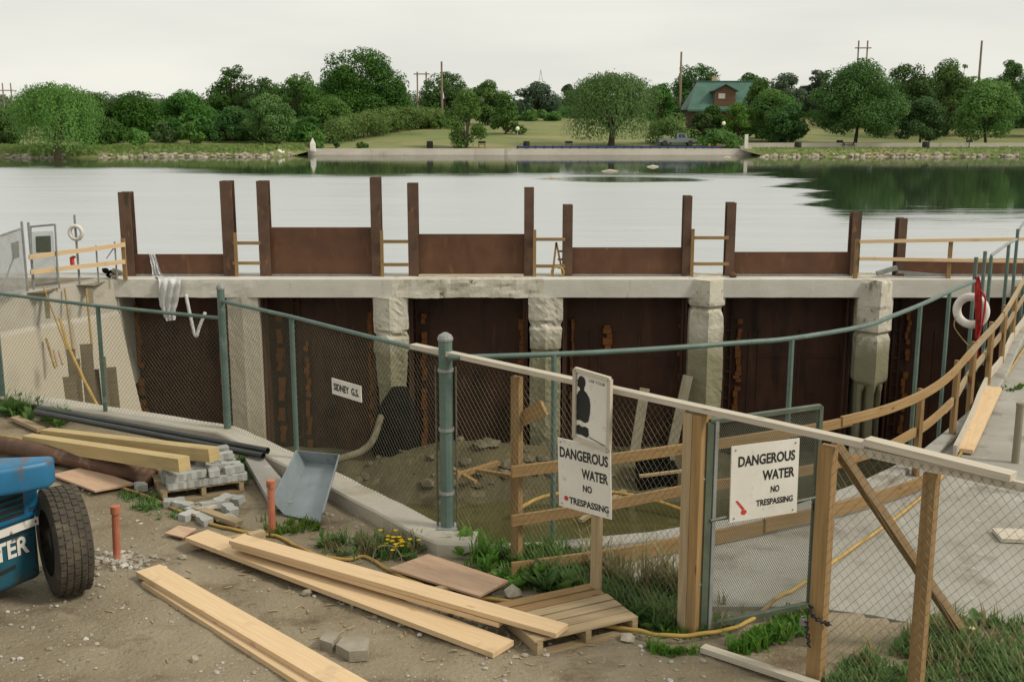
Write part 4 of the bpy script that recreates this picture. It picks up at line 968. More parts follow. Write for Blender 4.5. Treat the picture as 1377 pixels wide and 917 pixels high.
# ================================================================== front timber fence
F0, F1 = W(602, 727), Vector((3.35, 6.74, 0))
fd = (F1 - F0).normalized(); fn = Vector((fd.y, -fd.x, 0))       # fn faces the camera
def on_f(u, off=0.0):
    p = WP(u, 500, F0 + fn * off, fn); return Vector((p.x, p.y, 0))
ff = thing('timber_fence', 'timber post fence with wire mesh crossing in front of the walkway', 'fence', on_f(940))
TR = 1.925
def fpost(u, h, w, d_, mt, nm='post'):
    p = on_f(u, -.02); mb = MB(); mb.beam((p.x, p.y, -.25), (p.x, p.y, h), w, d_, up=(fn.x, fn.y, 0)); return part(mb, nm, MAT[mt], ff)
fpost(695, 1.85, .10, .06, 'lumber_orange'); fpost(1120, 1.85, .115, .085, 'lumber_orange'); fpost(1264, 1.82, .09, .08, 'lumber_orange')
p940 = on_f(940, -.02)
for o, w, mt in ((-.045, .085, 'lumber_old'), (.045, .085, 'lumber_orange')):
    c = p940 + fd * o; mb = MB(); mb.beam((c.x, c.y, -.25), (c.x, c.y, 1.88), w, .14, up=(fn.x, fn.y, 0)); part(mb, 'post', MAT[mt], ff)
a, b = on_f(556), on_f(1172)
mb = MB(); mb.beam((a.x, a.y, TR + .01), (b.x, b.y, TR), .09, .045); part(mb, 'top_rail', MAT['lumber_pale'], ff)
a, b = on_f(1150, .0), on_f(1480, .0); mb = MB(); mb.beam((a.x, a.y, TR - .055), (b.x, b.y, TR - .055), .045, .06); part(mb, 'top_rail', MAT['lumber_pale'], ff)
a, b = on_f(1172, .01), on_f(1376, .01); mb = MB(); mb.beam((a.x, a.y, TR + .03), (b.x, b.y, TR + .0), .11, .05); part(mb, 'top_rail', MAT['lumber_pale'], ff)
for u0, u1, s, mt in ((612, 930, .062, 'wire_light'), (1125, 1500, .068, 'wire_light')):
    a, b = on_f(u0, .035), on_f(u1, .035); mb = MB(); chain(mb, a, b, (.04, .02), (TR - .03, TR - .04), s, .0016, 1.25); part(mb, 'mesh', MAT[mt], ff)
# braces
pa = on_f(1125, -.1); mb = MB(); mb.beam((pa.x + .02, pa.y + .02, 1.84), W(1302, 862, .02), .05, .11, up=(fn.x, fn.y, .3)); part(mb, 'brace', MAT['lumber_dark'], ff)
pa = on_f(697, -.06); mb = MB(); mb.beam((pa.x, pa.y, 1.42), WP(732, 548, pa + fn * -.04, fn), .04, .14, up=(0, 0, 1)); part(mb, 'brace', MAT['lumber_orange'], ff)
mb = MB(); q = W(1305, 862, .0); mb.beam(q, q + Vector((0, 0, .12)), .05, .05); solo(mb, 'peg', MAT['lumber'], 'small wooden peg at the foot of the diagonal brace', 'peg')
# chain and padlock on the post right of the gate
c = on_f(1118, .06); random.seed(2)
ch = thing('lock_chain', 'dark chain and padlock hung round the fence post facing the open gate', 'chain', (c.x, c.y, .55))
mb = MB()
for k in range(16):
    t = k / 15; an = -2.2 + 4.2 * t; q = Vector((c.x, c.y, .62 - .12 * t)) + fd * (.075 * math.sin(an)) + fn * (.02 + .06 * math.cos(an) - .05)
    mb.torus(q, (math.sin(k * 1.7), .3, math.cos(k * 1.7)), .017, .006, 10, 5)
for k in range(9):
    q = Vector((c.x, c.y, .5 - .022 * k)) + fd * (-.07 + .004 * k) + fn * .03; mb.torus(q, (math.sin(k * 1.7), .3, math.cos(k * 1.7)), .016, .006, 10, 5)
part(mb, 'links', MAT['black'], ch)
mb = MB(); q = Vector((c.x, c.y, .50)) - fd * .09 + fn * .04; mb.box(q - Vector((.025, .012, .03)), q + Vector((.025, .012, .02))); mb.torus(q + Vector((0, 0, .025)), (0, 1, 0), .018, .005, 12, 5); part(mb, 'padlock', MAT['chrome'], ch)
# post sign, poster and their stake
st = on_f(806, .07); mb = MB(); mb.beam((st.x, st.y, -.2), (st.x, st.y, 2.0), .095, .045, up=(fn.x, fn.y, 0)); solo(mb, 'sign_stake', MAT['lumber_old'], 'timber stake carrying the poster and the warning sign', 'stake')
GW = 'white DANGEROUS WATER warning signs'
def warning(label, corners, p, n, streak):
    BX = ((.10, .72, .94, .86), (.46, .50, .94, .635), (.59, .325, .72, .415), (.38, .165, .93, .25)) if streak else ((.04, .73, .96, .885), (.46, .485, .955, .63), (.48, .30, .65, .40), (.21, .075, .96, .175))
    ex_, ey_ = (.20, .115) if streak else (.15, .14)
    s, O, X, Y, off = sign('warning_sign', label, 'warning sign', corners, p, n, group=GW)
    for t, bx in zip(('DANGEROUS', 'WATER', 'NO', 'TRESPASSING'), BX):
        mb = MB(); put_text(mb, t, O, X, Y, bx, off, .028); part(mb, 'lettering', MAT['black'], s)
    mb = MB(); c = O + X * ex_ + Y * ey_ + off; k = [c + X * (.042 * math.cos(a * .5236)) + Y * (.036 * math.sin(a * .5236)) for a in range(12)]; mb.face(k, [(0, 0)] * 12)
    if streak: mb.face([c - X * .02 + Y * .03, c + X * .01 + Y * .045, c - X * .10 + Y * .17, c - X * .125 + Y * .16], [(0, 0)] * 4)
    part(mb, 'emblem', MAT['red_paint'], s)
    mb = MB()
    for a, b in ((.06, .95), (.94, .95), (.06, .05), (.94, .05)):
        mb.ball(O + X * a + Y * b + off, .008, 8, 5)
    part(mb, 'screws', MAT['grey_steel'], s)
warning('white DANGEROUS WATER sign on the stake below the black figure poster', ((751, 588), (825, 607), (823, 698), (753, 679)), st + fn * .03, fn, False)
# poster
s, O, X, Y, off = sign('poster', 'wood framed white poster with a black silhouette, topmost on the stake', 'poster', ((775, 496), (822, 503), (820, 604), (774, 588)), st + fn * .045, fn, 'white', .01)
n_ = off.normalized()
for a, b, w in ((O, O + X, 0), (O + Y, O + X + Y, 0), (O, O + Y, 1), (O + X, O + X + Y, 1)):
    mb = MB(); mb.beam(a + n_ * .012, b + n_ * .012, .035, .035, up=n_); part(mb, 'frame', MAT['lumber_pale'], s)
sil = [(.04, .27), (.05, .40), (.03, .52), (.04, .62), (.10, .695), (.15, .725), (.13, .755), (.07, .765), (.06, .80), (.08, .82), (.05, .845), (.09, .87), (.11, .905), (.18, .93), (.26, .915), (.30, .875), (.30, .82), (.27, .775), (.26, .735), (.34, .70), (.42, .64), (.45, .55), (.44, .42), (.40, .30), (.30, .265), (.16, .285)]
mb = MB(); mb.face([O + X * a + Y * b + off for a, b in sil], [(0, 0)] * len(sil))
low = [(.05, .07), (.05, .19), (.12, .215), (.22, .195), (.30, .215), (.40, .20), (.42, .10), (.36, .06), (.20, .075)]
mb.face([O + X * a + Y * b + off for a, b in low], [(0, 0)] * len(low))
mb.face([O + X * a + Y * b + off for a, b in ((.42, .085), (.90, .035), (.90, .022), (.42, .072))], [(0, 0)] * 4)
part(mb, 'silhouette', MAT['black'], s)
mb = MB(); put_text(mb, 'USE YOUR', O, X, Y, (.40, .875, .86, .915), off); part(mb, 'lettering', MAT['black'], s)
# open gate
H0 = Vector((p940.x, p940.y, 0)) + fd * .10 + Vector((.02, .03, 0)); H1 = W(1088, 815, .05); H1.z = 0
gd = (H1 - H0).normalized(); gn = Vector((gd.y, -gd.x, 0)); 
if gn.dot(CAM - H0) < 0: gn = -gn
gt = thing('mesh_gate', 'green framed mesh gate standing open, with a warning sign on it', 'gate', H0)
L = (H1 - H0).length
def gp(a, z, o=0): return H0 + gd * a + gn * o + Vector((0, 0, z))
for a, b, w in ((gp(0, .05), gp(0, 1.82), .06), (gp(L, .05), gp(L, 1.83), .035), (gp(0, 1.82), gp(L, 1.83), .035), (gp(0, .07), gp(L, .07), .045)):
    mb = MB(); mb.beam(a, b, w, .045, up=gn); part(mb, 'frame_bar', MAT['gate_green'], gt)
mb = MB(); mb.beam(gp(.055, .05), gp(.055, 1.82), .03, .06, up=gn); part(mb, 'frame_bar', MAT['grey_steel'], gt)
mb = MB(); mb.tube([gp(.02, 1.0, .03), gp(L - .02, 1.05, .03)], .012, 6); part(mb, 'frame_bar', MAT['gate_green'], gt)
mb = MB(); chain(mb, gp(0, 0), gp(L, 0), (.08, .08), (1.81, 1.81), .021, .0022, 1.7); part(mb, 'mesh', MAT['fine_mesh'], gt)
for z in (.45, 1.35):
    mb = MB(); mb.tube([gp(-.05, z), gp(.04, z)], .016, 8); mb.tube([gp(-.05, z - .05), gp(-.05, z + .05)], .014, 8); part(mb, 'hinge', MAT['grey_steel'], gt)
mb = MB(); mb.torus(gp(L + .02, 1.0), gd, .03, .008, 14, 6); mb.box(gp(L, .96) - Vector((.02, .02, .03)), gp(L, .96) + Vector((.03, .02, .03))); part(mb, 'latch', MAT['black'], gt)
warning('white DANGEROUS WATER sign screwed to the open mesh gate', ((983, 600), (1071, 588), (1070, 688), (980, 702)), H0 + gn * .045, gn, True)

# ================================================================== yard: timber, pallets, pipes
random.seed(41)
def plank(a, b, w, t, zt, label, mt='lumber', group='planks lying on the dirt yard', zt2=None):
    p, q = W(*a, zt), W(*b, zt if zt2 is None else zt2); mb = MB(); mb.beam(p - Vector((0, 0, t / 2)), q - Vector((0, 0, t / 2)), w, t)
    return solo(mb, 'plank', MAT[mt], label, 'plank', group)
plank((199, 763), (560, 971), .24, .045, .10, 'top plank of the pair nearest the blue forklift')
plank((207, 777), (520, 972), .24, .045, .052, 'bottom plank of the pair nearest the blue forklift')
plank((264, 717), (677, 869), .27, .045, .11, 'wide plank lying under the raised pair, running to the pallet', zt2=.075)
plank((318, 722), (756, 845), .20, .04, .235, 'upper plank of the raised pair, its end resting on the pallet', zt2=.20)
plank((322, 727), (680, 831), .21, .04, .19, 'lower, shorter plank of the raised pair resting on the pallet', zt2=.155)
for k, (u, v) in enumerate(((300, 732), (560, 806))):
    q = W(u, v, .0); mb = MB(); mb.beam(q + Vector((-.3, -.12, .03)), q + Vector((.3, .18, .03)), .07, .06); solo(mb, 'bearer', MAT['lumber_old'], ('short timber bearer under the far ends of the long planks', 'short timber bearer under the middle of the long planks')[k], 'bearer')
for k, (u, v) in enumerate(((345, 733),)):
    q = W(u, v, 0); mb = MB(); mb.beam(q + Vector((-.06, -.05, .07)), q + Vector((.06, .06, .07)), .08, .14); solo(mb, 'bearer', MAT['lumber_old'], ('timber block propping the raised planks near the orange pipe', 'timber block propping the raised planks beside the plywood')[k], 'bearer')
def make_pallet(o, ex, ey, lx, ly, nslat, label, mt='lumber_old', h=.12):
    ez = Vector((0, 0, 1)); g = thing('pallet', label, 'pallet', o)
    P = lambda a, b, z: o + ex * a + ey * b + ez * z
    sw = ly / nslat
    for k in range(nslat):
        mb = MB(); b = (k + .5) * sw + random.uniform(-.008, .008); mb.beam(P(-.01 + random.uniform(-.01, .01), b, h - .009), P(lx + random.uniform(-.015, .015), b, h - .009 + random.uniform(-.004, .004)), sw * .86, .018); part(mb, 'slat', MAT[random.choice((mt, mt, 'lumber_grey', 'lumber_orange'))], g)
    for a in (.03, lx / 2, lx - .03):
        mb = MB(); mb.beam(P(a, 0, h / 2 + .002), P(a, ly, h / 2 + .002), .05, h - .042); part(mb, 'stringer', MAT[mt], g)
    for b in (.05, ly - .05):
        mb = MB(); mb.beam(P(0, b, .010), P(lx, b, .010), .09, .018); part(mb, 'bottom_board', MAT[mt], g)
    return P
a, b, c = W(722, 884, 0), W(858, 851, 0), W(674, 852, 0)
ex = (b - a); lx = ex.length; ex.normalize(); ey = Vector((-ex.y, ex.x, 0)); ly = .78
make_pallet(a, ex, ey, lx, ly, 6, 'weathered grey pallet under the ends of the raised planks', h=.14)
a, b = W(219, 677, 0), W(329, 661, 0); ex = b - a; lx = ex.length; ex.normalize(); ey = Vector((-ex.y, ex.x, 0))
P = make_pallet(a, ex, ey, lx, .75, 6, 'timber pallet loaded with loose grey pavers', 'lumber_old', .13)
# grey pavers: one mesh, copied
def paver_mesh():
    mb = MB(); w, l, h = .112, .225, .075
    out = [(-l / 2, -w / 2), (-l / 4, -w / 2 - .012), (0, -w / 2 + .006), (l / 4, -w / 2 - .012), (l / 2, -w / 2), (l / 2 + .008, 0), (l / 2, w / 2), (l / 4, w / 2 + .012), (0, w / 2 - .006), (-l / 4, w / 2 + .012), (-l / 2, w / 2), (-l / 2 + .008, 0)]
    mb.prism([(x * .97, y * .95) for x, y in out], 0, h); return mb
pm = None; rz0 = math.atan2(ex.y, ex.x); npv = 0
def place_paver(x, y, z, rz, tilt, label, group):
    global pm
    if pm is None:
        o = solo(paver_mesh(), 'paver', MAT['paver'], label, 'paver', group); pm = o
    else:
        o = pm.copy(); COL.objects.link(o); o['label'] = label; o['group'] = group
    o.location = (x, y, z); o.rotation_euler = (tilt * random.uniform(-1, 1), tilt * random.uniform(-1, 1), rz); return o
random.seed(17)
for lay in range(3):
    nxp, nyp = (5, 6) if lay == 0 else ((4, 5) if lay == 1 else (3, 3))
    for i in range(nxp):
        for j in range(nyp):
            if lay and random.random() < (.2 if lay == 1 else .6): continue
            q = P(.1 + (i + .5) * (lx - .1) / nxp + random.uniform(-.02, .02), .0 + (j + .5) * .74 / nyp + (.12 if lay else 0) * .3, .135 + lay * .079)
            place_paver(q.x, q.y, q.z, rz0 + random.choice((0, 0, .1, -.12, 1.5)) + random.uniform(-.08, .08) if lay else rz0 + random.uniform(-.05, .05), .05 * lay, 'loose grey concrete paver heaped on the timber pallet', 'pavers heaped on the pallet')
for u, v in ((246, 683), (264, 690), (282, 685), (300, 678), (316, 676), (255, 695), (190, 660), (275, 700), (309, 690), (235, 680)):
    q = W(u, v, 0); place_paver(q.x, q.y, ground_z(q.x, q.y) + random.choice((.0, .01)), random.uniform(0, 3), .12, 'grey paver fallen on the ground beside the loaded pallet', 'pavers fallen beside the pallet')
# squared timbers, rusty and black pipes, plywood
def squared(a, b, za, zb, w, lab):
    mb = MB(); mb.beam(W(*a, za), W(*b, zb), w, w); solo(mb, 'squared_timber', MAT['timber_yellow'], lab, 'timber beam', 'squared timbers by the paver pallet')
squared((38, 592), (248, 624), .16, .46, .15, 'nearer squared yellow timber, its end on the pavers')
squared((62, 584), (288, 611), .16, .46, .15, 'farther squared yellow timber with a blue marked end')
mb = MB(); mb.tube([W(-40, 590, .12), W(70, 611, .12), W(204, 641, .12)], .105, 14); solo(mb, 'rusty_pipe', MAT['rust_pipe'], 'thick rusty brown pipe on the ground under the squared timbers', 'pipe', smooth=True)
for (pa_, pb_), lab in (((W(48, 554, .23), W(354, 613, .23)), 'nearer of two long black pipes lying on the curb by the fence'), ((W(52, 549, .24), W(360, 606, .24)), 'farther of two long black pipes lying on the curb by the fence')):
    mb = MB(); d_ = (pb_ - pa_).normalized(); mb.tube([pa_, pb_], .038, 16, caps=False); mb.tube([pb_, pb_ - d_ * .25], .031, 16, caps=False); mb.tube([pb_ - d_ * .04, pb_ + d_ * .002], .04, 16, caps=False)
    solo(mb, 'black_pipe', MAT['black_pipe'], lab, 'pipe', 'black pipes on the curb', smooth=True)
def sheet(pts, t, z, lab, nm='plywood_sheet', mt='ply'):
    mb = MB(); mb.slab([W(u, v, z) for u, v in pts], (0, 0, 1), t); solo(mb, nm, MAT[mt], lab, 'plywood')
sheet(((523, 766), (645, 804), (684, 783), (576, 747)), .02, .05, 'tan plywood sheet lying beside the raised planks and weeds')
sheet(((70, 640), (128, 662), (182, 652), (116, 629)), .02, .05, 'pinkish plywood sheet lying behind the blue forklift')
sheet(((222, 718), (246, 724), (264, 712), (240, 708)), .015, .03, 'small splintered plywood scrap at the far end of the planks')
for a, b, w, t, lab, mt in (((262, 683), (322, 704), .10, .05, 'short batten on the ground between the pallet and the hose', 'lumber_old'), ((20, 562), (56, 578), .12, .05, 'broken batten in the weeds beside the black pipe', 'lumber_old'),
                            ((945, 871), (1100, 922), .085, .045, 'pale narrow board lying in the weeds by the open gate', 'lumber_pale'), ((260, 692), (290, 680), .05, .03, 'thin stick beside the fallen pavers', 'lumber_pale')):
    mb = MB(); mb.beam(W(*a, .05), W(*b, .05), w, t); solo(mb, 'batten', MAT[mt], lab, 'batten')
random.seed(9)
for k, (u, v) in enumerate(((10, 542), (18, 545), (26, 546), (33, 544), (16, 539))):
    q = W(u, v, .05); mb = MB(); mb.stone((q.x, q.y, .06), .13, .6); solo(mb, 'clay_lump', MAT['rust_pipe'], 'red brown clay lump heaped by the fence foot', 'clay lump', 'clay lumps by the fence foot')
for (u0, v0, v1), lab in (((157, 751, 683), 'orange pipe standing in white stones beside the forklift tyre'), ((366, 716, 648), 'orange pipe standing in dirt near the metal chute')):
    p = W(u0, v0); dist = math.hypot(p.x, p.y); t = WY(u0 - 2, v1, p.y); g = thing('orange_pipe', lab, 'standing pipe', p, 'orange pipes standing in the yard')
    mb = MB(); mb.tube([p - Vector((0, 0, .1)), p.lerp(t, .5), t], .036, 14); part(mb, 'shaft', MAT['orange_pvc'], g, smooth=False)
    mb = MB(); mb.tube([t - Vector((0, 0, .06)), t - Vector((0, 0, .055)), t + Vector((0, 0, .02)), t + Vector((0, 0, .025))], [.037, .047, .047, .038], 14); part(mb, 'collar', MAT['orange_pvc'], g)
# metal chute
mb = MB(); b0, b1 = W(382, 692, .02), W(431, 703, .02); t0, t1 = W(413, 622, .36), W(454, 626, .36)
ax = ((b1 - b0).normalized() + (t1 - t0).normalized()).normalized(); dn = (t0 - b0).normalized(); up = ax.cross(dn).normalized()
if up.z < 0: up = -up
def cpt(l, f, hgt): return b0.lerp(t0, l).lerp(b1.lerp(t1, l), f) + up * hgt
prof = [(-.24, .17), (-.20, .17), (.0, .0), (1.0, .0), (1.16, .17), (1.20, .17)]
for l0, l1 in ((0, .5), (.5, 1)):
    for (f0, h0), (f1, h1) in zip(prof, prof[1:]): mb.slab([cpt(l0, f0, h0), cpt(l0, f1, h1), cpt(l1, f1, h1), cpt(l1, f0, h0)], up, .006)
mb.slab([cpt(1, 0, 0), cpt(1, 1, 0), cpt(1, 1.16, .17), cpt(1, -.20, .17)], dn, .006)
solo(mb, 'metal_chute', MAT['galv'], 'galvanised metal chute leaning against the concrete curb', 'chute')
# concrete apron pieces beside chute
mb = MB(); mb.slab([W(330, 622, .12), W(352, 618, .12), W(404, 680, .05), W(366, 686, .05)], (0, 0, 1), .06); solo(mb, 'concrete_slab', MAT['walk'], 'tilted concrete slab lying beside the metal chute', 'slab')
# yellow hose
HOSE = [(-20, 583), (20, 590), (45, 598), (70, 612), (72, 640), (110, 652), (150, 656), (180, 664), (215, 677), (250, 692), (300, 709), (345, 717), (375, 722), (398, 735), (430, 750), (466, 753), (490, 750), (512, 762), (540, 778), (600, 800), (668, 806), (705, 812), (760, 835), (850, 855), (885, 864), (930, 866), (975, 860), (1003, 848), (1040, 815), (1095, 776), (1150, 737), (1205, 698), (1255, 655), (1300, 600), (1322, 556), (1345, 520), (1377, 470), (1390, 445)]
def hz(p):
    g = max(ground_z(p.x, p.y), 0.0 if inside(WALK, p.x, p.y) else -1) + .022
    return g + (.06 * max(0, 1 - ((p.x - 1.6) / 1.1) ** 2) if p.y < 9.3 else 0)
hp_ = [W(u, v) for u, v in HOSE]; hp_ = [Vector((p.x, p.y, hz(p))) for p in catmull(hp_, 7)]
mb = MB(); mb.tube(hp_, .018, 8); solo(mb, 'hose', MAT['hose'], 'long yellow hose winding from the forklift under the planks and up the walkway', 'hose', smooth=True)
mb = MB(); mb.tube(catmull([W(500, 756, .02), W(505, 740, .12), W(520, 733, .22), W(533, 738, .2), W(540, 752, .1), W(536, 764, .02)], 6), .006, 6); solo(mb, 'wire_loop', MAT['lumber_grey'], 'thin loop of wire rising from the yellow flowers', 'wire', smooth=True)
# broken paving lumps and odd stones
for pts, lab, t in (([(430, 873), (447, 879), (458, 864), (441, 860)], 'broken grey paving block lying against the plank pair', .09), ([(452, 880), (470, 890), (495, 888), (497, 872), (480, 868), (462, 870)], 'larger broken brown paving block with a chipped top', .09)):
    mb = MB(); mb.slab([W(u, v, .0) for u, v in pts], (0, 0, 1), t); solo(mb, 'paving_block', MAT['stone'], lab, 'paving block')
for u, v, r, lab in ((413, 800, .07, 'white stone lying below the wide plank'), (845, 862, .07, 'flat stone lying at the corner of the grey pallet'), (246, 751, .06, 'white stone on the dirt beside the far plank ends'), (308, 701, .11, 'white lump of concrete lying by the hose'),
                     (262, 891, .05, 'lone tan stone on the open dirt'), (690, 798, .10, 'flat grey stone slab beside the plywood and hose')):
    q = W(u, v); mb = MB(); mb.stone((q.x, q.y, ground_z(q.x, q.y) + r * .35), r, .6); solo(mb, 'stone', MAT['stone'], lab, 'stone')
# gravel
random.seed(77); mb = MB()
def pebble(x, y, r): mb.stone((x, y, ground_z(x, y) + r * .25), r, .6)
for k in range(2600):
    u, v = random.uniform(-60, 960), 560 + 370 * random.random() ** .8; q = W(u, v)
    if not is_land(q.x, q.y) or inside(WALK, q.x, q.y): continue
    if noise.noise((q.x * .9, q.y * .9, 6)) < -.15: continue
    pebble(q.x, q.y, .006 + .022 * random.random() ** 4)
for k in range(160):
    an, rr = random.uniform(0, 6.28), abs(random.gauss(0, .22)); q = W(157, 752); pebble(q.x + rr * math.cos(an) * 1.5, q.y + rr * math.sin(an), random.uniform(.012, .04))
for k in range(120):
    u = random.uniform(440, 740); q = W(u, 800 + (u - 440) * .25 + random.gauss(0, 10)); pebble(q.x, q.y, random.uniform(.01, .03))
stuff(mb, 'gravel', MAT['gravel'], 'scattered pale gravel and pebbles on the dirt yard', 'gravel')

mb = MB(); random.seed(123)
for k in range(190):
    u, v = (random.gauss(430, 130), random.gauss(800, 45)) if k % 3 else (random.gauss(700, 90), random.gauss(860, 18)); q = W(u, v)
    if not is_land(q.x, q.y) or inside(WALK, q.x, q.y): continue
    a = random.uniform(0, 6.28); l = random.uniform(.02, .09); z = ground_z(q.x, q.y) + .006; mb.beam((q.x, q.y, z), (q.x + l * math.cos(a), q.y + l * math.sin(a), z + random.uniform(0, .008)), random.uniform(.006, .018), .005)
stuff(mb, 'wood_chips', MAT['lumber_old'], 'scattered wood splinters on the dirt around the planks', 'wood chips')
# ================================================================== forklift
random.seed(4)
fa = Vector((.5, .866, 0)); fnn = Vector((.866, -.5, 0)); C1 = Vector((-4.17, 9.36, 0))
fk = thing('forklift', 'worn blue forklift with a white stripe and big muddy tyre', 'forklift', (-4.9, 9.2, 0))
def fp(a, n, z): return C1 + fa * a + fnn * n + Vector((0, 0, z))
def bevel_block(plan, z0, z1, nm, mt, bev=.05, parent=fk, seg=3):
    mb = MB(); mb.prism(plan, z0, z1); me_o = part(mb, nm, MAT[mt], parent)
    bm = bmesh.new(); bm.from_mesh(me_o.data); bmesh.ops.remove_doubles(bm, verts=bm.verts, dist=.0005)
    bmesh.ops.recalc_face_normals(bm, faces=bm.faces)
    bmesh.ops.bevel(bm, geom=[e for e in bm.edges], offset=bev, segments=seg, affect='EDGES', profile=.6)
    bm.to_mesh(me_o.data); bm.free(); me_o.data.polygons.foreach_set("use_smooth", [True] * len(me_o.data.polygons)); return me_o
xy = lambda a, n: (fp(a, n, 0).x, fp(a, n, 0).y)
bevel_block([xy(-2.0, -.02), xy(-.02, -.02), xy(-.02, -1.2), xy(-2.0, -1.2)], .16, .98, 'counterweight', 'blue_dirty', .06)
bevel_block([xy(-2.0, .0), xy(-.0, .0), xy(-.0, -1.2), xy(-2.0, -1.2)], .74, 1.12, 'engine_cover', 'blue', .03)
bevel_block([(-6.2, 8.1), (-4.9, 8.05), (-4.46, 8.78), (-4.12, 9.0), (-3.96, 9.13), (-3.97, 9.30), (-4.4, 9.25), (-5.8, 9.15)], 1.06, 1.31, 'hood', 'blue', .05)
mb = MB(); mb.slab([fp(-.9, .005, .655), fp(-.03, .005, .665), fp(-.03, .005, .735), fp(-.9, .005, .725)], fnn, .006); part(mb, 'stripe', MAT['stripe'], fk)
gr_ = MB(); gr_.slab([fp(-.9, .003, .80), fp(-.16, .003, .80), fp(-.16, .003, 1.03), fp(-.9, .003, 1.03)], fnn, .004); gro = part(gr_, 'grille', MAT['black'], fk)
for k in range(4):
    mb = MB(); z = .83 + k * .055; mb.slab([fp(-.88, .012, z), fp(-.18, .012, z), fp(-.18, .03, z + .03), fp(-.88, .03, z + .03)], (fnn + Vector((0, 0, .6))).normalized(), .008)
    o = bpy.data.objects.new('louvre', mb.mesh('louvre', MAT['blue_dirty'], ORG[fk])); COL.objects.link(o); o.parent = gro
mb = MB(); put_text(mb, 'TER', fp(-.47, -.015, .44), fa * .34, Vector((0, 0, .165)), (0, 0, 1, 1), fnn * .006, .03); part(mb, 'lettering', MAT['stripe'], fk)
mb = MB(); mb.slab([fp(-.5, -.012, .32), fp(-.28, -.012, .34), fp(-.28, -.012, .37), fp(-.5, -.012, .35)], fnn, .004); part(mb, 'step_slot', MAT['black'], fk)
for a_, z_ in ((-.06, .80), (-.06, 1.02), (-.06, .70), (-.10, .26), (-.10, .58)):
    mb = MB(); q = fp(a_, .002 if z_ > .62 else -.018, z_); mb.tube([q, q + fnn * .01], .011, 8); part(mb, 'bolt', MAT['black'], fk)
mb = MB(); mb.slab([fp(-.9, -.014, .615), fp(-.05, -.014, .625), fp(-.05, -.014, .633), fp(-.9, -.014, .623)], fnn, .002); part(mb, 'seam', MAT['black'], fk)
mb = MB(); put_text(mb, '055', fp(-.11, .004, .80), fa * .085, Vector((0, 0, .045)), (0, 0, 1, 1), fnn * .003); part(mb, 'number', MAT['black'], fk)
# steering wheel: tyre with lugs
wc = Vector((-4.0, 9.42, .485)); wa = Vector((-.83, -.56, 0)).normalized(); wu = Vector((0, 0, 1)); wv = wa.cross(wu)
mb = MB(); prof = [(-.15, .30), (-.155, .36), (-.155, .42), (-.14, .455), (-.10, .472), (0, .476), (.10, .472), (.14, .455), (.155, .42), (.155, .36), (.15, .30)]
N = 48; n = len(prof)
for i in range(N):
    an = 2 * math.pi * i / N; d_ = wv * math.cos(an) + wu * math.sin(an)
    for o, r in prof: mb.v.append(wc + wa * o + d_ * r)
for i in range(N):
    for k in range(n - 1):
        a = i * n + k; b = ((i + 1) % N) * n + k; mb.f.append((a, b, b + 1, a + 1)); mb.uv.append([(0, 0)] * 4)
for i in range(40):
    an = 2 * math.pi * i / 40
    for o, sk in ((-.115, 0), (-.06, .5), (0, 0), (.06, .5), (.115, 0)):
        q = an + sk * 2 * math.pi / 40; d_ = wv * math.cos(q) + wu * math.sin(q); tt = wu * math.cos(q) - wv * math.sin(q)
        c = wc + wa * o + d_ * (.478 if abs(o) < .1 else .47); mb.beam(c - tt * .027, c + tt * .027, .046, .013, up=d_)
wh = part(mb, 'wheel', MAT['rubber'], fk)
def sub(mbx, nm, mt, par):
    o = bpy.data.objects.new(nm, mbx.mesh(nm, MAT[mt], ORG[fk])); COL.objects.link(o); o.parent = par; return o
mb = MB(); mb.tube([wc - wa * .10, wc - wa * .09, wc + wa * .06, wc + wa * .07], [.1, .30, .30, .12], 24); sub(mb, 'rim', 'blue_dirty', wh)
mb = MB(); mb.tube([wc, wc + wa * .12, wc + wa * .125], [.07, .07, .04], 14); sub(mb, 'hub', 'black', wh)
# ================================================================== trees
def leaf(mb, c, n, s, shade):
    n = n.normalized(); a = n.cross(Vector((random.gauss(0, 1), random.gauss(0, 1), random.gauss(0, 1))))
    if a.length < 1e-3: return
    a.normalize(); b = n.cross(a); s1, s2 = s * random.uniform(.7, 1.2), s * random.uniform(.4, .75)
    p = [c - a * s1, c + b * s2 - a * s1 * .1, c + a * s1, c - b * s2 + a * s1 * .1]
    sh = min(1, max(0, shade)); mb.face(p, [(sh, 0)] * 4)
def rdir():
    while True:
        v = Vector((random.uniform(-1, 1), random.uniform(-1, 1), random.uniform(-1, 1)))
        if .05 < v.length < 1: return v.normalized()
def lobe(mb, c, r, cnt, s, tone):
    for k in range(cnt):
        d = rdir(); q = random.uniform(.45, 1.0) ** .5
        if random.random() < .06: q *= 1.18
        p = c + Vector((d.x * r[0], d.y * r[1], d.z * r[2])) * q
        n = (d + rdir() * .75 + Vector((0, 0, .5)))
        leaf(mb, p, n, s, tone + random.gauss(0, .2))
def limb_tree(mb, base, H, r, lobes, trunk_h):
    lean = Vector((random.uniform(-.04, .04) * H, random.uniform(-.03, .03) * H, 0)); fork = base + lean * .6 + Vector((0, 0, trunk_h))
    mb.tube([base - Vector((0, 0, .4)), base + Vector((0, 0, .3)), base.lerp(fork, .6), fork], [r * 1.5, r * 1.1, r * .9, r * .75], 8)
    for c in lobes:
        mid = fork.lerp(c, .5) + Vector((random.uniform(-.3, .3), random.uniform(-.3, .3), random.uniform(.0, .5)))
        mb.tube([fork - Vector((0, 0, r)), mid, c], [r * .5, r * .3, r * .1], 5, caps=False)
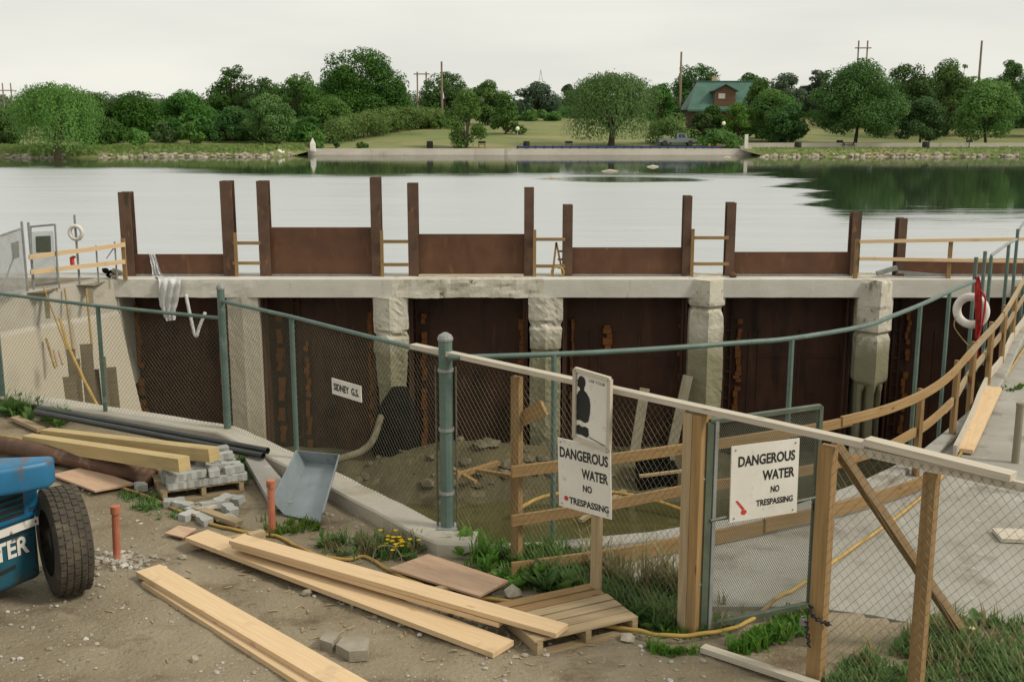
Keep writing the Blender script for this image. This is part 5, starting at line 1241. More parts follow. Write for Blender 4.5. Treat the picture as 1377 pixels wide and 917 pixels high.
def tree(u, vt, w, vb, y, style, mt, label, name='tree', cat='tree', dens=1.0, group=None, kindlab=None):
    """u, w: middle and width of the crown in the photo; vt, vb: top and foot; y: distance"""
    x = WY(u, vb, y).x
    if u != 78: y = max(y, shore(x) + 2.0); x = WY(u, vb, y).x
    z0 = far_z(x, y) if y > shore(x) + 1 else LAKE - .1
    top = WY(u, vt, y).z; H = top - z0; cw = abs(WY(u + w / 2, vb, y).x - x); base = Vector((x, y, z0))
    t = thing(name, label, cat, base, group); mb = MB(); tk = MB(); px = 1500 / y
    s = (1.75 if style != 'willow' else 1.6) / px
    if style == 'willow':
        N = int(400 * dens); tops = []
        for k in range(N):
            a = random.uniform(0, 6.283); q = random.random() ** .55; zz = z0 + H * (.60 + .36 * math.sqrt(max(0, 1 - q * q)) + random.uniform(-.05, .05))
            c = Vector((x + cw * q * math.cos(a), y + cw * q * .85 * math.sin(a), zz)); tops.append(c)
            lobe(mb, c - Vector((0, 0, .5)), (1.0, 1.0, .8), 9, s, .55)
            L = (zz - z0) * random.uniform(.45, .97) if q > .5 else H * random.uniform(.2, .5); tone = random.uniform(.1, .8); nst = int(L / .42)
            wv_ = rdir() * .25
            for i in range(nst):
                p = c + Vector((wv_.x * i * .12 + random.gauss(0, .22), wv_.y * i * .12 + random.gauss(0, .22), -i * .42 + random.uniform(-.15, .15)))
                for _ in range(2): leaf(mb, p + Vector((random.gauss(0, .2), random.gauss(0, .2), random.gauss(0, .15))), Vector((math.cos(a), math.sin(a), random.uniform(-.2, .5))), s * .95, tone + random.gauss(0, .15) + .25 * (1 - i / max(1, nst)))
        limb_tree(tk, base, H, .42, random.sample(tops, min(9, len(tops))), H * .25)
    elif style in ('bush', 'hedge'):
        nl = int((10 if style == 'bush' else 34) * dens)
        for k in range(nl):
            if style == 'bush':
                a = random.uniform(0, 6.283); q = random.random() ** .5; r = random.uniform(.28, .45) * cw
                hz_ = H * math.sqrt(max(.05, 1 - q * q * .9)) - r * .7
                c = Vector((x + cw * .75 * q * math.cos(a), y + cw * .75 * q * math.sin(a), z0 + max(r * .4, hz_ * random.uniform(.45, 1))))
            else:
                f = random.uniform(-1, 1); r = random.uniform(.12, .2) * cw; top_ = H * (1 - .55 * max(0, -f) ** 1.6 - .12 * max(0, f)) ; c = Vector((x + cw * f * .93, y + random.uniform(-2.5, 2.5), z0 + max(r * .4, top_ * random.uniform(.3, .96) - r * .55)))
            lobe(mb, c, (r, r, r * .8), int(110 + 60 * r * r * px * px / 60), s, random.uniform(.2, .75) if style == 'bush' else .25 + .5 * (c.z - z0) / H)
        limb_tree(tk, base, H, .12, [base + Vector((random.uniform(-.4, .4) * cw, 0, H * .5)) for _ in range(3)], H * .2)
    else:
        trunk_h = {'round': .15, 'oak': .2, 'column': .08, 'tall': .12, 'low': .03}[style] * H * (1.6 if u > 1100 else 1)
        nl = int({'round': 30, 'oak': 34, 'column': 22, 'tall': 24, 'low': 24}[style] * dens); cs = []
        for k in range(nl):
            f = (k + random.random()) / nl                          # height fraction in the crown
            if style == 'round': rad = math.sin(math.pi * (.24 + .68 * f)) ** .6
            elif style == 'oak': rad = math.sin(math.pi * (.3 + .62 * f)) ** .55
            elif style == 'column': rad = math.sin(math.pi * (.22 + .7 * f)) ** .8 * (1 - .15 * f)
            elif style == 'low': rad = math.sin(math.pi * (.35 + .6 * f)) ** .8
            else: rad = (1 - .75 * f) * .9 + .15
            r = cw * random.uniform(.24, .40) * (.72 if style == 'oak' and f > .6 else 1)
            a = random.uniform(0, 6.283); q = max(0, rad * cw - r * .8) * random.random() ** .35
            zc = z0 + trunk_h * .85 + f * (H - trunk_h * .85 - r * .55) 
            c = Vector((x + q * math.cos(a), y + q * math.sin(a), max(zc, z0 + r * .5))); cs.append(c)
            lobe(mb, c, (r, r, r * random.uniform(.6, .85)), int((90 + (r * px) ** 2 * 1.15) * (.62 if style == 'oak' and f > .75 else 1)), s, random.uniform(.0, .5) + .4 * f * random.random() + .1 * f)  # tone rises with height: light from above put into the leaf colour
        if style in ('oak', 'tall'):
            for k in range(int(9 * dens)):                                   # loose sprays that break the outline, with sky between
                a = random.uniform(0, 6.283); f = random.uniform(.5, .93); rr = cw * random.uniform(.08, .15)
                c = Vector((x + cw * (.85 - .6 * f) * math.cos(a), y + cw * .6 * math.sin(a), z0 + H * (f * .98) - rr * .4)); lobe(mb, c, (rr, rr, rr * .7), 34, s * .9, .5); cs.append(c)
        limb_tree(tk, base, H, max(.14, .022 * H), cs, trunk_h)
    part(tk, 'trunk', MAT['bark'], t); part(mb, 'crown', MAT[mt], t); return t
random.seed(101)
GL, GR = 'trees on the wooded rise', 'trees in the lakeside park'
T = [ # u, vtop, width, vbase, y, style, material, label
 (78, 112, 118, 214, 137.5, 'willow', 'leaf_mid', 'broad willow leaning over the water at the wooded end of the shore'),
 (6, 146, 56, 205, 152, 'round', 'leaf_mid', 'leafy tree cut by the picture edge beside the waterside willow'),
 (128, 124, 62, 200, 162, 'round', 'leaf_dark', 'dark round tree rising just behind the waterside willow'),
 (186, 125, 80, 195, 166, 'round', 'leaf_dark', 'dark round topped tree next along from the waterside willow'),
 (187, 163, 44, 207, 149.5, 'bush', 'leaf_light', 'bright small bush at the rocky water edge near the willow'),
 (145, 158, 60, 198, 156, 'low', 'leaf_dark', 'low dark tree between the willow and the bright small bush'),
 (252, 121, 78, 192, 172, 'round', 'leaf_dark', 'dark tree standing above the two small rounded shrubs'),
 (257, 157, 42, 193, 158, 'bush', 'leaf_mid', 'rounded shrub at the wood edge below the dark tree'),
 (222, 160, 44, 195, 159, 'bush', 'leaf_dark', 'darker rounded shrub at the wood edge near the bright bush'),
 (318, 88, 66, 190, 182, 'oak', 'leaf_dark', 'tall tree with a thin ragged top sticking out above the wood'),
 (352, 104, 70, 188, 176, 'oak', 'leaf_dark', 'dense oak just beside the ragged topped tree'),
 (315, 142, 66, 192, 163, 'low', 'leaf_dark', 'shaded low tree in front of the ragged topped tree'),
 (364, 126, 64, 193, 160, 'round', 'leaf_mid', 'mid green tree with a visible trunk in front of the wood'),
 (404, 98, 70, 186, 182, 'oak', 'leaf_dark', 'oak with a lumpy crown between the trunked tree and the great oak'),
 (484, 64, 122, 180, 190, 'oak', 'leaf_dark', 'great oak, tallest tree of all, with an open airy top'),
 (446, 128, 70, 185, 170, 'low', 'leaf_dark', 'dark low tree under the great oak, behind the hedge end'),
 (530, 108, 62, 175, 196, 'round', 'leaf_dark', 'dark sloping tree at the outer flank of the great oak'),
 (422, 168, 36, 205, 149.5, 'bush', 'leaf_light', 'yellowish green bush beside the white marker at the wall end'),
 (350, 193, 30, 210, 149, 'bush', 'leaf_mid', 'small green bush on the rocks near the pale boulder'),
 (600, 96, 62, 168, 235, 'oak', 'leaf_dark', 'airy oak standing behind the lone utility pole'),
 (627, 118, 60, 195, 151.5, 'column', 'leaf_willow', 'tapering light green tree standing on the lawn by the wall'),
 (656, 108, 50, 180, 200, 'round', 'leaf_dark', 'dark tree behind the tapering light green tree'),
 (680, 122, 46, 180, 178, 'tall', 'leaf_mid', 'slim tree between the tapering tree and the lamp post'),
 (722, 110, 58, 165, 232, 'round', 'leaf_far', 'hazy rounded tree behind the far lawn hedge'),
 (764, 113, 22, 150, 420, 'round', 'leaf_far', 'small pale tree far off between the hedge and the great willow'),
 (822, 98, 128, 193, 156, 'willow', 'leaf_willow', 'great round willow with a dark trunk on the lawn'),
 (888, 112, 50, 178, 190, 'round', 'leaf_dark', 'dark tree peering out behind the great round willow'),
 (902, 140, 72, 190, 160, 'bush', 'leaf_olive', 'olive thicket between the great round willow and the pickup truck'),
 (934, 85, 76, 165, 215, 'oak', 'leaf_dark', 'spreading oak with a wide open crown behind the house'),
 (958, 141, 46, 188, 163, 'low', 'leaf_dark', 'dark tree covering the house wall below the dormer'),
 (967, 163, 62, 193, 154, 'bush', 'leaf_mid', 'rounded green bush beside the green lamp post'),
 (990, 138, 40, 190, 160, 'round', 'leaf_mid', 'mid green tree covering the house wall beside the dormer'),
 (944, 150, 34, 190, 161, 'round', 'leaf_dark', 'small dark tree in front of the house porch'),
 (1034, 120, 64, 192, 161, 'round', 'leaf_mid', 'mid green tree in front of the end of the green roof'),
 (1017, 104, 56, 190, 168, 'tall', 'leaf_dark', 'pointed dark tree covering the end of the green roof'),
 (1008, 98, 50, 160, 225, 'round', 'leaf_dark', 'dark tree showing above the end of the green roof'),
 (1056, 140, 56, 193, 157, 'round', 'leaf_dark', 'small round tree at the edge of the park clearing'),
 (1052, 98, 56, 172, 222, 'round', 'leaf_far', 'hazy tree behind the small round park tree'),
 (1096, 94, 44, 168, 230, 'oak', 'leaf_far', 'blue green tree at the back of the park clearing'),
 (1150, 81, 116, 193, 156, 'round', 'leaf_mid', 'large leafy park tree with a bare trunk by the picnic table'),
 (1212, 84, 76, 190, 172, 'oak', 'leaf_dark', 'tall dark park tree beside the large leafy one'),
 (1237, 130, 66, 194, 157, 'round', 'leaf_dark', 'low dark park tree in front of the two tall dark ones'),
 (1272, 79, 84, 188, 176, 'tall', 'leaf_dark', 'tall ragged park tree between the dark park tree and the pole'),
 (1325, 106, 84, 195, 156, 'round', 'leaf_light', 'bright spreading park tree with a crooked twin trunk'),
 (1352, 79, 50, 180, 186, 'tall', 'leaf_dark', 'pointed tree rising behind the bright spreading park tree'),
 (1392, 90, 70, 190, 172, 'round', 'leaf_dark', 'dark park tree cut by the edge of the picture'),
]
for (u, vt, w, vb, y, st_, mt, lab) in T:
    nm = {'willow': 'willow', 'oak': 'oak', 'bush': 'bush'}.get(st_, 'tree')
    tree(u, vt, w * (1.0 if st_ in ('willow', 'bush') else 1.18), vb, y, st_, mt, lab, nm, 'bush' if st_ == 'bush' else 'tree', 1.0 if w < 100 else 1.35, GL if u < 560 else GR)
hx0, hx1 = WY(441, 190, 157).x, WY(588, 172, 196).x
hd = thing('hedge', 'long rounded yellow green hedge bank climbing the lawn below the great oak', 'hedge', ((hx0 + hx1) / 2, 172, far_z((hx0 + hx1) / 2, 172)))
m = MB(); tk = MB(); random.seed(71)
for k in range(150):
    f = random.random(); y = 157.5 + 38 * f + random.uniform(0, 4); u = 441 + 147 * f; x = WY(u, 180, y).x; z0 = far_z(x, y)
    hh = 2.2 + 2.2 * math.sin(math.pi * (.15 + .7 * f)) ; r = random.uniform(.9, 1.5); c = Vector((x, y, z0 + max(.3, (hh - r * .8) * random.random() ** .5)))
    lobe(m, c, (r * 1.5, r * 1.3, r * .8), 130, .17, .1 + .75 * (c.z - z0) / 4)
    if k % 12 == 0: tk.tube([(x, y, z0 - .2), (x, y, z0 + 1.4)], .08, 6)
part(tk, 'stem', MAT['bark'], hd); part(m, 'foliage', MAT['leaf_light'], hd)
tree(720, 147, 70, 168, 214, 'hedge', 'leaf_mid', 'distant low hedge along the top of the lawn', 'hedge', 'hedge')
tree(592, 150, 56, 172, 190, 'hedge', 'leaf_olive', 'scrubby grey green thicket behind the airy oak pole', 'thicket', 'hedge', .8)
for u, w, lab in ((452, 12, 'tiny dark shrub on the lawn near the white marker'), (487, 22, 'small dark shrub on the lawn edge above the wall')):
    tree(u, 188, w, 198, 149, 'bush', 'leaf_dark', lab, 'bush', 'bush', .5)
# woods closing the view behind
SKY = [(-100, 150), (30, 150), (60, 132), (110, 130), (150, 134), (190, 127), (230, 130), (280, 124), (320, 112), (350, 108), (400, 100), (440, 94), (490, 92), (535, 115), (556, 146), (585, 122), (640, 126), (700, 126), (740, 142), (770, 150), (880, 132), (930, 118), (990, 112), (1050, 110), (1090, 112), (1130, 102), (1200, 92), (1300, 90), (1500, 90)]
def skyline(u):
    for (a, va), (b, vb_) in zip(SKY, SKY[1:]):
        if a <= u <= b: return va + (vb_ - va) * (u - a) / (b - a)
m = MB(); random.seed(55)
for k in range(1250):
    u = random.uniform(-90, 1470); left = u < 550
    y = random.uniform(196, 225) if left else (random.uniform(188, 225) if u > 1128 or 1035 < u < 1062 else random.uniform(232, 275))
    if 545 < u < 770 and random.random() < .5: continue
    if 1060 < u < 1125 and random.random() < .6: continue
    x = WY(u, 150, y).x; r = random.uniform(1.5, 3.0); z0 = far_z(x, y); zt = WY(u, skyline(u) + random.uniform(3, 14) + 4 * noise.noise((u * .05, 0, 0)), y).z - r
    lobe(m, Vector((x, y, z0 + max(.5, (zt - z0) * random.random() ** .7))), (r, r, r * .8), int(45 + 36 * r * r), .34, random.uniform(.05, .55))
for k in range(170):                                      # undergrowth below the wood
    u = random.uniform(90, 440); y = random.uniform(163, 180); x = WY(u, 150, y).x; r = random.uniform(.8, 1.7); lobe(m, Vector((x, y, far_z(x, y) + r * random.uniform(.3, 1.6))), (r * 1.3, r, r), 60, .4, random.uniform(.1, .5))
stuff(m, 'woods', MAT['leaf_dark'], 'continuous dark woods closing the view behind the park trees', 'woods')
m = MB()
for k in range(200):
    u = random.uniform(-90, 1470); y = random.uniform(560, 640); x = WY(u, 150, y).x; lobe(m, Vector((x, y, 12 + random.uniform(-8, 1.5))), (9, 6, 4), 240, .8, random.uniform(.3, .7))
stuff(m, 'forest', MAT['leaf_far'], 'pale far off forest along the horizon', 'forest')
# rough grass along the natural shores
m = MB(); random.seed(66)
for k in range(2600):
    x = random.uniform(-80, -27) if random.random() < .5 else random.uniform(31.5, 85)
    y = shore(x) + (random.uniform(2.0, 9) if x < 0 else random.uniform(1.6, 7)); c = Vector((x, y, far_z(x, y) + .15))
    for j in range(2): leaf(m, c + Vector((random.gauss(0, .3), 0, random.uniform(-.1, .3 if x < 0 else .02))), Vector((random.gauss(0, .3), -1, .5)), random.uniform(.2, .45) if x < 0 else random.uniform(.1, .2), random.uniform(.1, .9))
stuff(m, 'shore_grass', MAT['leaf_olive'], 'rough grass and weeds above the rocks of the far shore', 'grass')

# ================================================================== far side furniture
def upole(u, vt, y, r, lab, group=None, name='utility_pole', vb=185):
    x = WY(u, vb, y).x; t = WY(u, vt, y).z; mb = MB(); mb.tube([(x, y, far_z(x, y) - .3), (x, y, t)], [r * 1.2, r * .8], 8); return solo(mb, name, MAT['pole_wood'], lab, 'utility pole', group)
upole(595, 83, 205, .2, 'single wooden utility pole in front of the airy oak')
upole(913, 70, 190, .2, 'single wooden utility pole standing beside the green roofed house')
upole(1310, 55, 196, .22, 'tall single wooden utility pole above the bright spreading park tree')
for us, vt, va, y, lab in (((561, 573), 97, 100, 260, 'H-frame power pole pair beside the great oak'), ((1155, 1167), 55, 65, 250, 'H-frame power pole pair above the large leafy park tree'), ((3, 14), 112, 122, 290, 'H-frame power pole pair behind the waterside willow')):
    x0, x1 = WY(us[0], vt, y).x, WY(us[1], vt, y).x; g = thing('power_pole', lab, 'power pole', ((x0 + x1) / 2, y, far_z(x0, y)), 'H-frame power poles')
    zt = WY(us[0], vt, y).z
    for x in (x0, x1):
        mb = MB(); mb.tube([(x, y, far_z(x, y)), (x, y, zt)], .17, 6); part(mb, 'pole', MAT['pole_wood'], g)
    za = WY(us[0], va, y).z; mb = MB(); mb.beam((x0 - .8, y - .2, za), (x1 + .8, y - .2, za), .2, .25); part(mb, 'crossarm', MAT['pole_wood'], g)
x, y = WY(727, 150, 600).x, 600
g = thing('pylon', 'faint lattice power pylon far off above the hazy trees', 'pylon', (x, y, 8)); zt = WY(727, 94, y).z
mb = MB()
for s in (-1, 1):
    for q in (-1, 1): mb.tube([(x + s * 3.2, y + q * 2, 8), (x, y, zt)], .12, 4)
for k in range(5):
    z = 8 + (zt - 8) * (.3 + .15 * k); w = 3.2 * (1 - (z - 8) / (zt - 8)); mb.beam((x - w, y, z), (x + w, y, z), .12, .12)
part(mb, 'lattice', MAT['grey_steel'], g)
# house
hy = 186.0; hb = far_z(WY(975, 165, hy).x, hy)
def HX(u, v=130, y=hy): return WY(u, v, y).x
def HZ(v, y=hy): return WY(960, v, y).z
house = thing('house', 'brown house with a steep green roof and a gabled dormer among trees', 'house', (HX(975), hy, hb))
ez, rz_ = HZ(148), HZ(110, hy + 4); x0, x1 = HX(925), HX(1042); r0, r1 = HX(938, 110, hy + 4), HX(1030, 110, hy + 4)
mb = MB(); mb.box((x0 + .9, hy + .9, hb - 1), (x1 - .9, hy + 8, ez - .02)); part(mb, 'wall', MAT['brown_siding'], house)
mb = MB(); e = .22
A, B, C_, D = Vector((x0, hy, ez)), Vector((x1, hy, ez)), Vector((r1, hy + 4.4, rz_)), Vector((r0, hy + 4.4, rz_))
A2, B2 = Vector((x0, hy + 8.8, ez)), Vector((x1, hy + 8.8, ez))
mb.face([A, B, C_, D], [(0, 0)] * 4); mb.face([B2, A2, D, C_], [(0, 0)] * 4); mb.face([A2, A, D], [(0, 0)] * 3); mb.face([B, B2, C_], [(0, 0)] * 3); mb.face([A2, B2, B, A], [(0, 0)] * 4)
roof = part(mb, 'roof', MAT['roof'], house)
mb = MB(); mb.beam(A + Vector((0, -.05, -.1)), B + Vector((0, -.05, -.1)), .12, .3); part(mb, 'fascia', MAT['roof'], house)
mb = MB(); mb.beam(C_ + Vector((0, 0, .05)), D + Vector((0, 0, .05)), .35, .16); part(mb, 'ridge_cap', MAT['roof'], house)
mb = MB(); mb.box((HX(964), hy + 4.6, rz_ - .8), (HX(970), hy + 5.4, HZ(103, hy + 4))); part(mb, 'chimney', MAT['ply'], roof)
dx0, dx1 = HX(961, 130, hy + .5), HX(989, 130, hy + .5); dy = hy + .5; dzb, dze, dzt = HZ(143, dy), HZ(122, dy), HZ(114.5, dy)
mb = MB(); dm = (dx0 + dx1) / 2
mb.face([(dx0, dy, dzb), (dx1, dy, dzb), (dx1, dy, dze), (dm, dy, dzt - .1), (dx0, dy, dze)], [(0, 0)] * 5)
mb.face([(dx0, dy, dzb), (dx0, dy, dze), (dx0, dy + 4, dze), (dx0, dy + 4, dzb)], [(0, 0)] * 4); mb.face([(dx1, dy, dzb), (dx1, dy + 4, dzb), (dx1, dy + 4, dze), (dx1, dy, dze)], [(0, 0)] * 4)
dor = part(mb, 'dormer', MAT['brown_siding'], house)
def hsub(mbx, nm, mt, par):
    o = bpy.data.objects.new(nm, mbx.mesh(nm, MAT[mt], ORG[house])); COL.objects.link(o); o.parent = par
mb = MB()
for s, xe in ((-1, dx0 - .45), (1, dx1 + .45)): mb.slab([(xe, dy - .4, dze - .2), (dm, dy - .4, dzt + .05), (dm, dy + 4, dzt + .05), (xe, dy + 4, dze - .2)], (0, 0, 1), .16)
hsub(mb, 'dormer_roof', 'roof', dor)
mb = MB(); mb.box((HX(966, 130, dy), dy - .06, HZ(133, dy)), (HX(975, 130, dy), dy - .01, HZ(126, dy))); hsub(mb, 'window', 'glass', dor)
for ua, va in ((938, 172), (950, 168)):
    mb = MB(); mb.beam((HX(ua), hy + .3, hb - .5), (HX(ua), hy + .3, ez), .25, .25); part(mb, 'porch_post', MAT['brown_siding'], house)
# pickup truck
ty = 157.0; tz = far_z(WY(910, 195, ty).x, ty)
def TX(u): return WY(u, 190, ty).x
tr = thing('pickup_truck', 'pale blue pickup truck parked on the grass behind the quay', 'pickup truck', (TX(910), ty, tz))
def prof_block(pts, y0_, y1_, nm, mt, par=tr, depth0=None):
    mb = MB(); a = [Vector((TX(u), y0_, tz + z)) for u, z in pts]; mb.slab(a, (0, 1, 0), y1_ - y0_); o = part(mb, nm, MAT[mt], par); return o
prof_block([(885, .45), (935, .45), (935.5, .75), (933, .92), (922, 1.0), (909, 1.0), (909, .93), (885, .93)], ty - .95, ty + .95, 'body', 'truckblue')
cab = prof_block([(909, 1.0), (923, 1.0), (919.5, 1.68), (911, 1.7), (909, 1.6)], ty - .82, ty + .82, 'cab', 'truckblue')
for a, nm in (([(911, 1.08), (915, 1.08), (915, 1.58), (911.5, 1.58)], 'window'), ([(915.8, 1.08), (921, 1.08), (918.6, 1.58), (915.8, 1.58)], 'window')):
    mb = MB(); mb.slab([Vector((TX(u), ty - .84, tz + z)) for u, z in a], (0, 1, 0), .03); part(mb, nm, MAT['dark_glass'], tr)
for u in (893, 927):
    for s in (-1, 1):
        mb = MB(); mb.tube([(TX(u), ty + s * .98, tz + .36), (TX(u), ty + s * .72, tz + .36)], .37, 16); part(mb, 'wheel', MAT['rubber'], tr)
for s in (-1, 1):
    mb = MB(); mb.ball((TX(935.3), ty + s * .68, tz + .72), .1, 8, 6); part(mb, 'headlight', MAT['lampglass'], tr)
mb = MB(); mb.beam((TX(935.8), ty - .9, tz + .5), (TX(935.8), ty + .9, tz + .5), .1, .16); part(mb, 'bumper', MAT['chrome'], tr)
# lamps
for u, vt, vb, y, lab in ((696, 172, 199, 152.2, 'pale lamp post standing where the dark blue barrier starts'), (972, 165, 199, 152.2, 'green lamp post with a cream globe by the end of the barrier')):
    x = WY(u, vb, y).x; zt = WY(u, vt + 3, y).z; g = thing('lamp_post', lab, 'lamp post', (x, y, -.2), 'park lamp posts')
    mb = MB(); mb.tube([(x, y, -.3), (x, y, .3), (x, y, zt)], [.1, .06, .05], 8); part(mb, 'post', MAT['grey_steel' if u < 800 else 'gate_green'], g)
    mb = MB(); mb.ball((x, y, zt + .18), .27, 12, 8); part(mb, 'globe', MAT['lampglass'], g, smooth=True)
# white markers
for u, vt, vb, lab in ((421, 185, 204, 'white pointed marker at the wooded end of the far wall'), (1003, 181, 197, 'white marker post at the parkland end of the far wall')):
    p = WY(u, vb, 150.6); zt = WY(u, vt, 150.6).z; z0 = p.z; w = .34
    mb = MB(); mb.prism([(p.x - w, 150.35), (p.x + w, 150.35), (p.x + w, 150.8), (p.x - w, 150.8)], z0, z0 + (zt - z0) * .55) if u < 800 else mb.box((p.x - .22, 150.3, -.2), (p.x + .22, 150.6, zt))
    if u < 800:
        a, b, c, d = [(p.x + s * w, yy, z0 + (zt - z0) * .55) for s, yy in ((-1, 150.35), (1, 150.35), (1, 150.8), (-1, 150.8))]; t = (p.x, 150.57, zt)
        for e0, e1 in ((a, b), (b, c), (c, d), (d, a)): mb.face([e0, e1, t], [(0, 0)] * 3)
    solo(mb, 'marker', MAT['white'], lab, 'marker', 'white markers on the far wall')
# barrels, bins, bench, table, grill, hydrants
def barrel(u, y, r, h, mt, lab, nm='barrel', grp=None, z=None):
    x = WY(u, 196, y).x; z = far_z(x, y) if z is None else z; mb = MB(); mb.tube([(x, y, z - .05), (x, y, z + .06), (x, y, z + h * .5), (x, y, z + h * .94), (x, y, z + h)], [r * .9, r, r * 1.06, r, r * .8], 12); solo(mb, nm, MAT[mt], lab, nm, grp)
GB = 'black litter barrels in the park'
barrel(578, 152.6, .42, .95, 'black', 'black litter barrel on the lawn left of the tapering light tree', grp=GB)
barrel(708, 152.6, .42, .95, 'black', 'black litter barrel just behind the dark blue barrier', grp=GB)
barrel(1073, 147.5, .45, .9, 'black', 'black litter barrel on the grass by the small round park tree', grp=GB)
barrel(1245, 147.5, .45, .9, 'black', 'black litter barrel under the low dark park tree', grp=GB)
barrel(1129, 153.8, .45, .9, 'black', 'black litter barrel behind the wall by the large leafy park tree', grp=GB)
for u, lab in ((954, 'yellow hydrant nearer to the pickup truck'), (966, 'yellow hydrant next to the green lamp post')):
    barrel(u, 153, .2, .6, 'yellow', lab, 'hydrant', 'yellow hydrants behind the quay')
for u, w, lab in ((648, 10, 'dark bench beside the tapering light green tree'), (765, 10, 'dark bench on the lawn beside the great round willow')):
    y = 153.4; xa, xb = WY(u - w / 2, 195, y).x, WY(u + w / 2, 195, y).x; z = far_z(xa, y); g = thing('bench', lab, 'bench', ((xa + xb) / 2, y, z), 'dark park benches')
    mb = MB(); mb.beam((xa, y, z + .45), (xb, y, z + .45), .4, .07); part(mb, 'seat', MAT['black'], g)
    mb = MB(); mb.beam((xa, y + .25, z + .72), (xb, y + .25, z + .72), .06, .3); part(mb, 'backrest', MAT['black'], g)
    for x in (xa + .1, xb - .1):
        mb = MB(); mb.beam((x, y, z - .05), (x, y, z + .42), .08, .35); part(mb, 'leg', MAT['black'], g)
y = 148.5; xa, xb = WY(1132, 196, y).x, WY(1150, 196, y).x; z = far_z(xa, y)
g = thing('picnic_table', 'dark picnic table on the grassy shore by the large leafy tree', 'picnic table', ((xa + xb) / 2, y, z))
mb = MB(); mb.beam((xa, y, z + .75), (xb, y, z + .75), .75, .07); part(mb, 'tabletop', MAT['black'], g)
for s in (-1, 1):
    mb = MB(); mb.beam((xa, y + s * .7, z + .45), (xb, y + s * .7, z + .45), .26, .06); part(mb, 'seat', MAT['black'], g)
    for x in (xa + .25, xb - .25):
        mb = MB(); mb.beam((x, y + s * .75, z - .05), (x, y + s * .12, z + .72), .07, .09); part(mb, 'leg', MAT['black'], g)
p = WY(1303, 198, 148); mb = MB(); zg = far_z(p.x, 148); mb.tube([(p.x, 148, zg - .1), (p.x, 148, zg + .8)], .06, 8); mb.box((p.x - .35, 147.75, zg + .8), (p.x + .35, 148.2, zg + 1.08)); solo(mb, 'grill', MAT['black'], 'black park grill on a stalk near the bright spreading tree', 'grill')
mb = MB(); p = W(366, 209, -.9); mb.stone((p.x, p.y + .5, -.7), 1.0, .7); mb.stone((p.x + .9, p.y + .7, -.6), .8, .8); solo(mb, 'boulder', MAT['white'], 'large pale boulder at the waterline near the wall end', 'boulder')
for u, v, w, lab in ((820, 230.5, 1.5, 'pale driftwood nearest the open water'), (878, 224.5, 1.2, 'pale driftwood midway to the far wall'), (978, 212, .9, 'pale driftwood close under the far wall'), (742, 240, 1.0, 'thin driftwood farthest along toward the lamp post')):
    q = W(u, v, LAKE + .02); mb = MB(); mb.tube([q - Vector((w / 2, 0, .05)), q + Vector((0, .1, .06)), q + Vector((w / 2, .25, 0))], [.08, .13, .06], 8); solo(mb, 'driftwood', MAT['lumber_pale'], lab, 'driftwood', 'driftwood floating on the lake')

# ================================================================== weeds and grass near the camera
def weeds(poly, count, hmin, hmax, name, label, mt='weed', cat='weeds', broad=.55, flow=0):
    mb = MB(); us = [p[0] for p in poly]; vs_ = [p[1] for p in poly]; n = 0; tries = 0
    pv = [Vector((a, b, 0)) for a, b in poly]; fl_ = MB()
    while n < count and tries < count * 12:
        tries += 1; u, v = random.uniform(min(us), max(us)), random.uniform(min(vs_), max(vs_))
        if not inside(pv, u, v): continue
        q = W(u, v); 
        if noise.noise((q.x * 2.2, q.y * 2.2, 11)) < random.uniform(-.55, .15): continue
        if v > 800 and min((q.x - h_.x) ** 2 + (q.y - h_.y) ** 2 for h_ in hp_) < .012: continue
        n += 1; z = max(ground_z(q.x, q.y), -.02); h = random.uniform(hmin, hmax) * (.6 + .8 * max(0, noise.noise((q.x * 1.5, q.y * 1.5, 1)) + .4))
        tone = random.uniform(0, 1)
        if random.random() < broad:                 # broad leaved rosette
            for k in range(random.randint(3, 7)):
                a = random.uniform(0, 6.283); L = h * random.uniform(.6, 1.1); w = L * random.uniform(.16, .3); el = random.uniform(.4, 1.3)
                d = Vector((math.cos(a) * math.cos(el), math.sin(a) * math.cos(el), math.sin(el))); s_ = Vector((-math.sin(a), math.cos(a), 0))
                b0 = Vector((q.x, q.y, z)); b1 = b0 + d * L * .55; b2 = b0 + d * L - Vector((0, 0, L * .22)); sh = min(1, max(0, tone + random.gauss(0, .15)))
                mb.face([b0, b1 + s_ * w, b2, b1 - s_ * w], [(sh, 0)] * 4)
        else:
            for k in range(random.randint(4, 9)):
                a = random.uniform(0, 6.283); L = h * random.uniform(.7, 1.35); w = .005 + .004 * random.random(); lean = random.uniform(.1, .6)
                d = Vector((math.cos(a) * lean, math.sin(a) * lean, 1)).normalized(); s_ = Vector((-math.sin(a), math.cos(a), 0))
                b0 = Vector((q.x + random.gauss(0, .02), q.y + random.gauss(0, .02), z)); b1 = b0 + d * L * .6; b2 = b0 + d * L + Vector((math.cos(a), math.sin(a), -.3)) * L * .22; sh = min(1, max(0, tone + random.gauss(0, .15)))
                mb.face([b0 - s_ * w, b0 + s_ * w, b1 + s_ * w * .8, b1 - s_ * w * .8], [(sh, 0)] * 4); mb.face([b1 - s_ * w * .8, b1 + s_ * w * .8, b2], [(sh, 0)] * 3)
    stuff(mb, name, MAT[mt], label, cat)
random.seed(88)
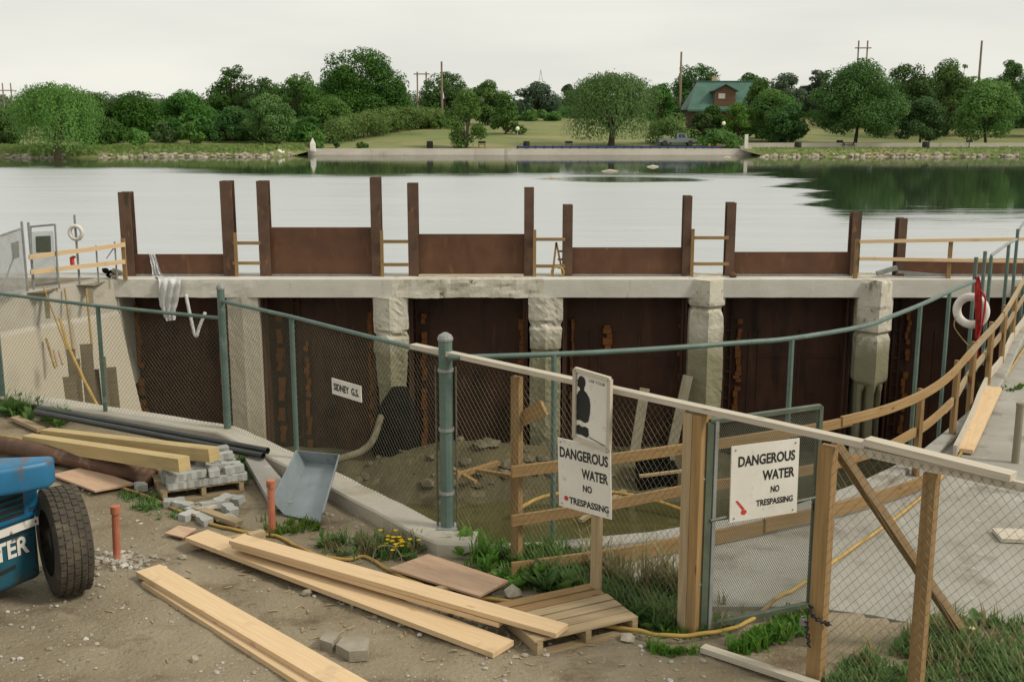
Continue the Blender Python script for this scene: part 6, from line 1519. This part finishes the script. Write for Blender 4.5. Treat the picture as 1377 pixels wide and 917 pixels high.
for pl, n_, lb in (([(430, 722), (560, 722), (572, 742), (560, 757), (470, 750), (430, 742)], 40, 'dead straw stalks among the yellow flowers by the curb'), ([(870, 800), (1110, 815), (1110, 880), (880, 880)], 45, 'dead straw stalks in the grass by the open gate'), ([(1130, 900), (1290, 832), (1390, 838), (1390, 925)], 60, 'dead straw stalks in the grass by the diagonal brace')):
    weeds(pl, n_, .06, .22, 'dry_grass', lb, 'drygrass', 'dry grass', 0)
weeds([(425, 722), (560, 722), (572, 742), (560, 757), (470, 750), (430, 742)], 100, .06, .18, 'weeds', 'green weeds beside the yellow flowers and the curb')
weeds([(598, 740), (650, 728), (690, 745), (760, 760), (700, 792), (640, 770)], 160, .10, .27, 'weeds', 'tall weeds behind the plywood sheet')
weeds([(690, 745), (770, 750), (860, 778), (935, 800), (935, 850), (870, 850), (820, 815), (700, 790)], 520, .09, .27, 'weeds', 'dense long weeds along the foot of the timber fence')
weeds([(950, 842), (1100, 818), (1110, 850), (1010, 880), (960, 880), (880, 880), (860, 858)], 300, .05, .15, 'grass', 'short green grass under the open gate', 'weed', 'grass', .3)
weeds([(1120, 905), (1200, 870), (1290, 832), (1385, 838), (1400, 930), (1110, 930)], 540, .05, .17, 'grass', 'green grass growing inside the fence near the diagonal brace', 'weed', 'grass', .35)
weeds([(20, 545), (62, 552), (64, 572), (15, 566), (-10, 540)], 60, .12, .3, 'weeds', 'weeds at the end of the long black pipe')
weeds([(70, 555), (90, 560), (80, 576), (66, 570)], 25, .15, .3, 'weeds', 'thin weeds against the curb behind the squared timbers')
weeds([(285, 620), (335, 622), (338, 650), (320, 656)], 50, .08, .18, 'weeds', 'weeds between the paver pallet and the curb')
weeds([(160, 660), (215, 668), (250, 692), (215, 700), (165, 678)], 90, .05, .12, 'grass', 'sparse grass along the hose near the pavers', 'weed', 'grass', .3)
weeds([(345, 700), (425, 702), (430, 712), (370, 722)], 60, .05, .14, 'grass', 'short grass at the foot of the metal chute', 'weed', 'grass', .3)
weeds([(790, 745), (860, 770), (930, 795), (930, 815), (800, 775)], 90, .25, .5, 'dry_grass', 'dry grass stalks among the fence weeds', 'drygrass', 'dry grass', 0)
weeds([(1320, 518), (1377, 522), (1372, 528), (1318, 524)], 40, .06, .14, 'weeds', 'weeds in a joint of the walkway by the hose')
mb = MB(); random.seed(19)
for k in range(28):
    q = W(random.gauss(535, 16), random.gauss(746, 4)); z = random.uniform(.08, .2)
    for j in range(6):
        a = j * 1.047; c = Vector((q.x, q.y, z)); d = Vector((math.cos(a), math.sin(a), .35)) * .026; s_ = Vector((-math.sin(a), math.cos(a), 0)) * .012; mb.face([c, c + d * .6 + s_, c + d, c + d * .6 - s_], [(random.random(), 0)] * 4)
stuff(mb, 'flowers', MAT['flower'], 'yellow flowers among the weeds beside the plank pair', 'flowers')
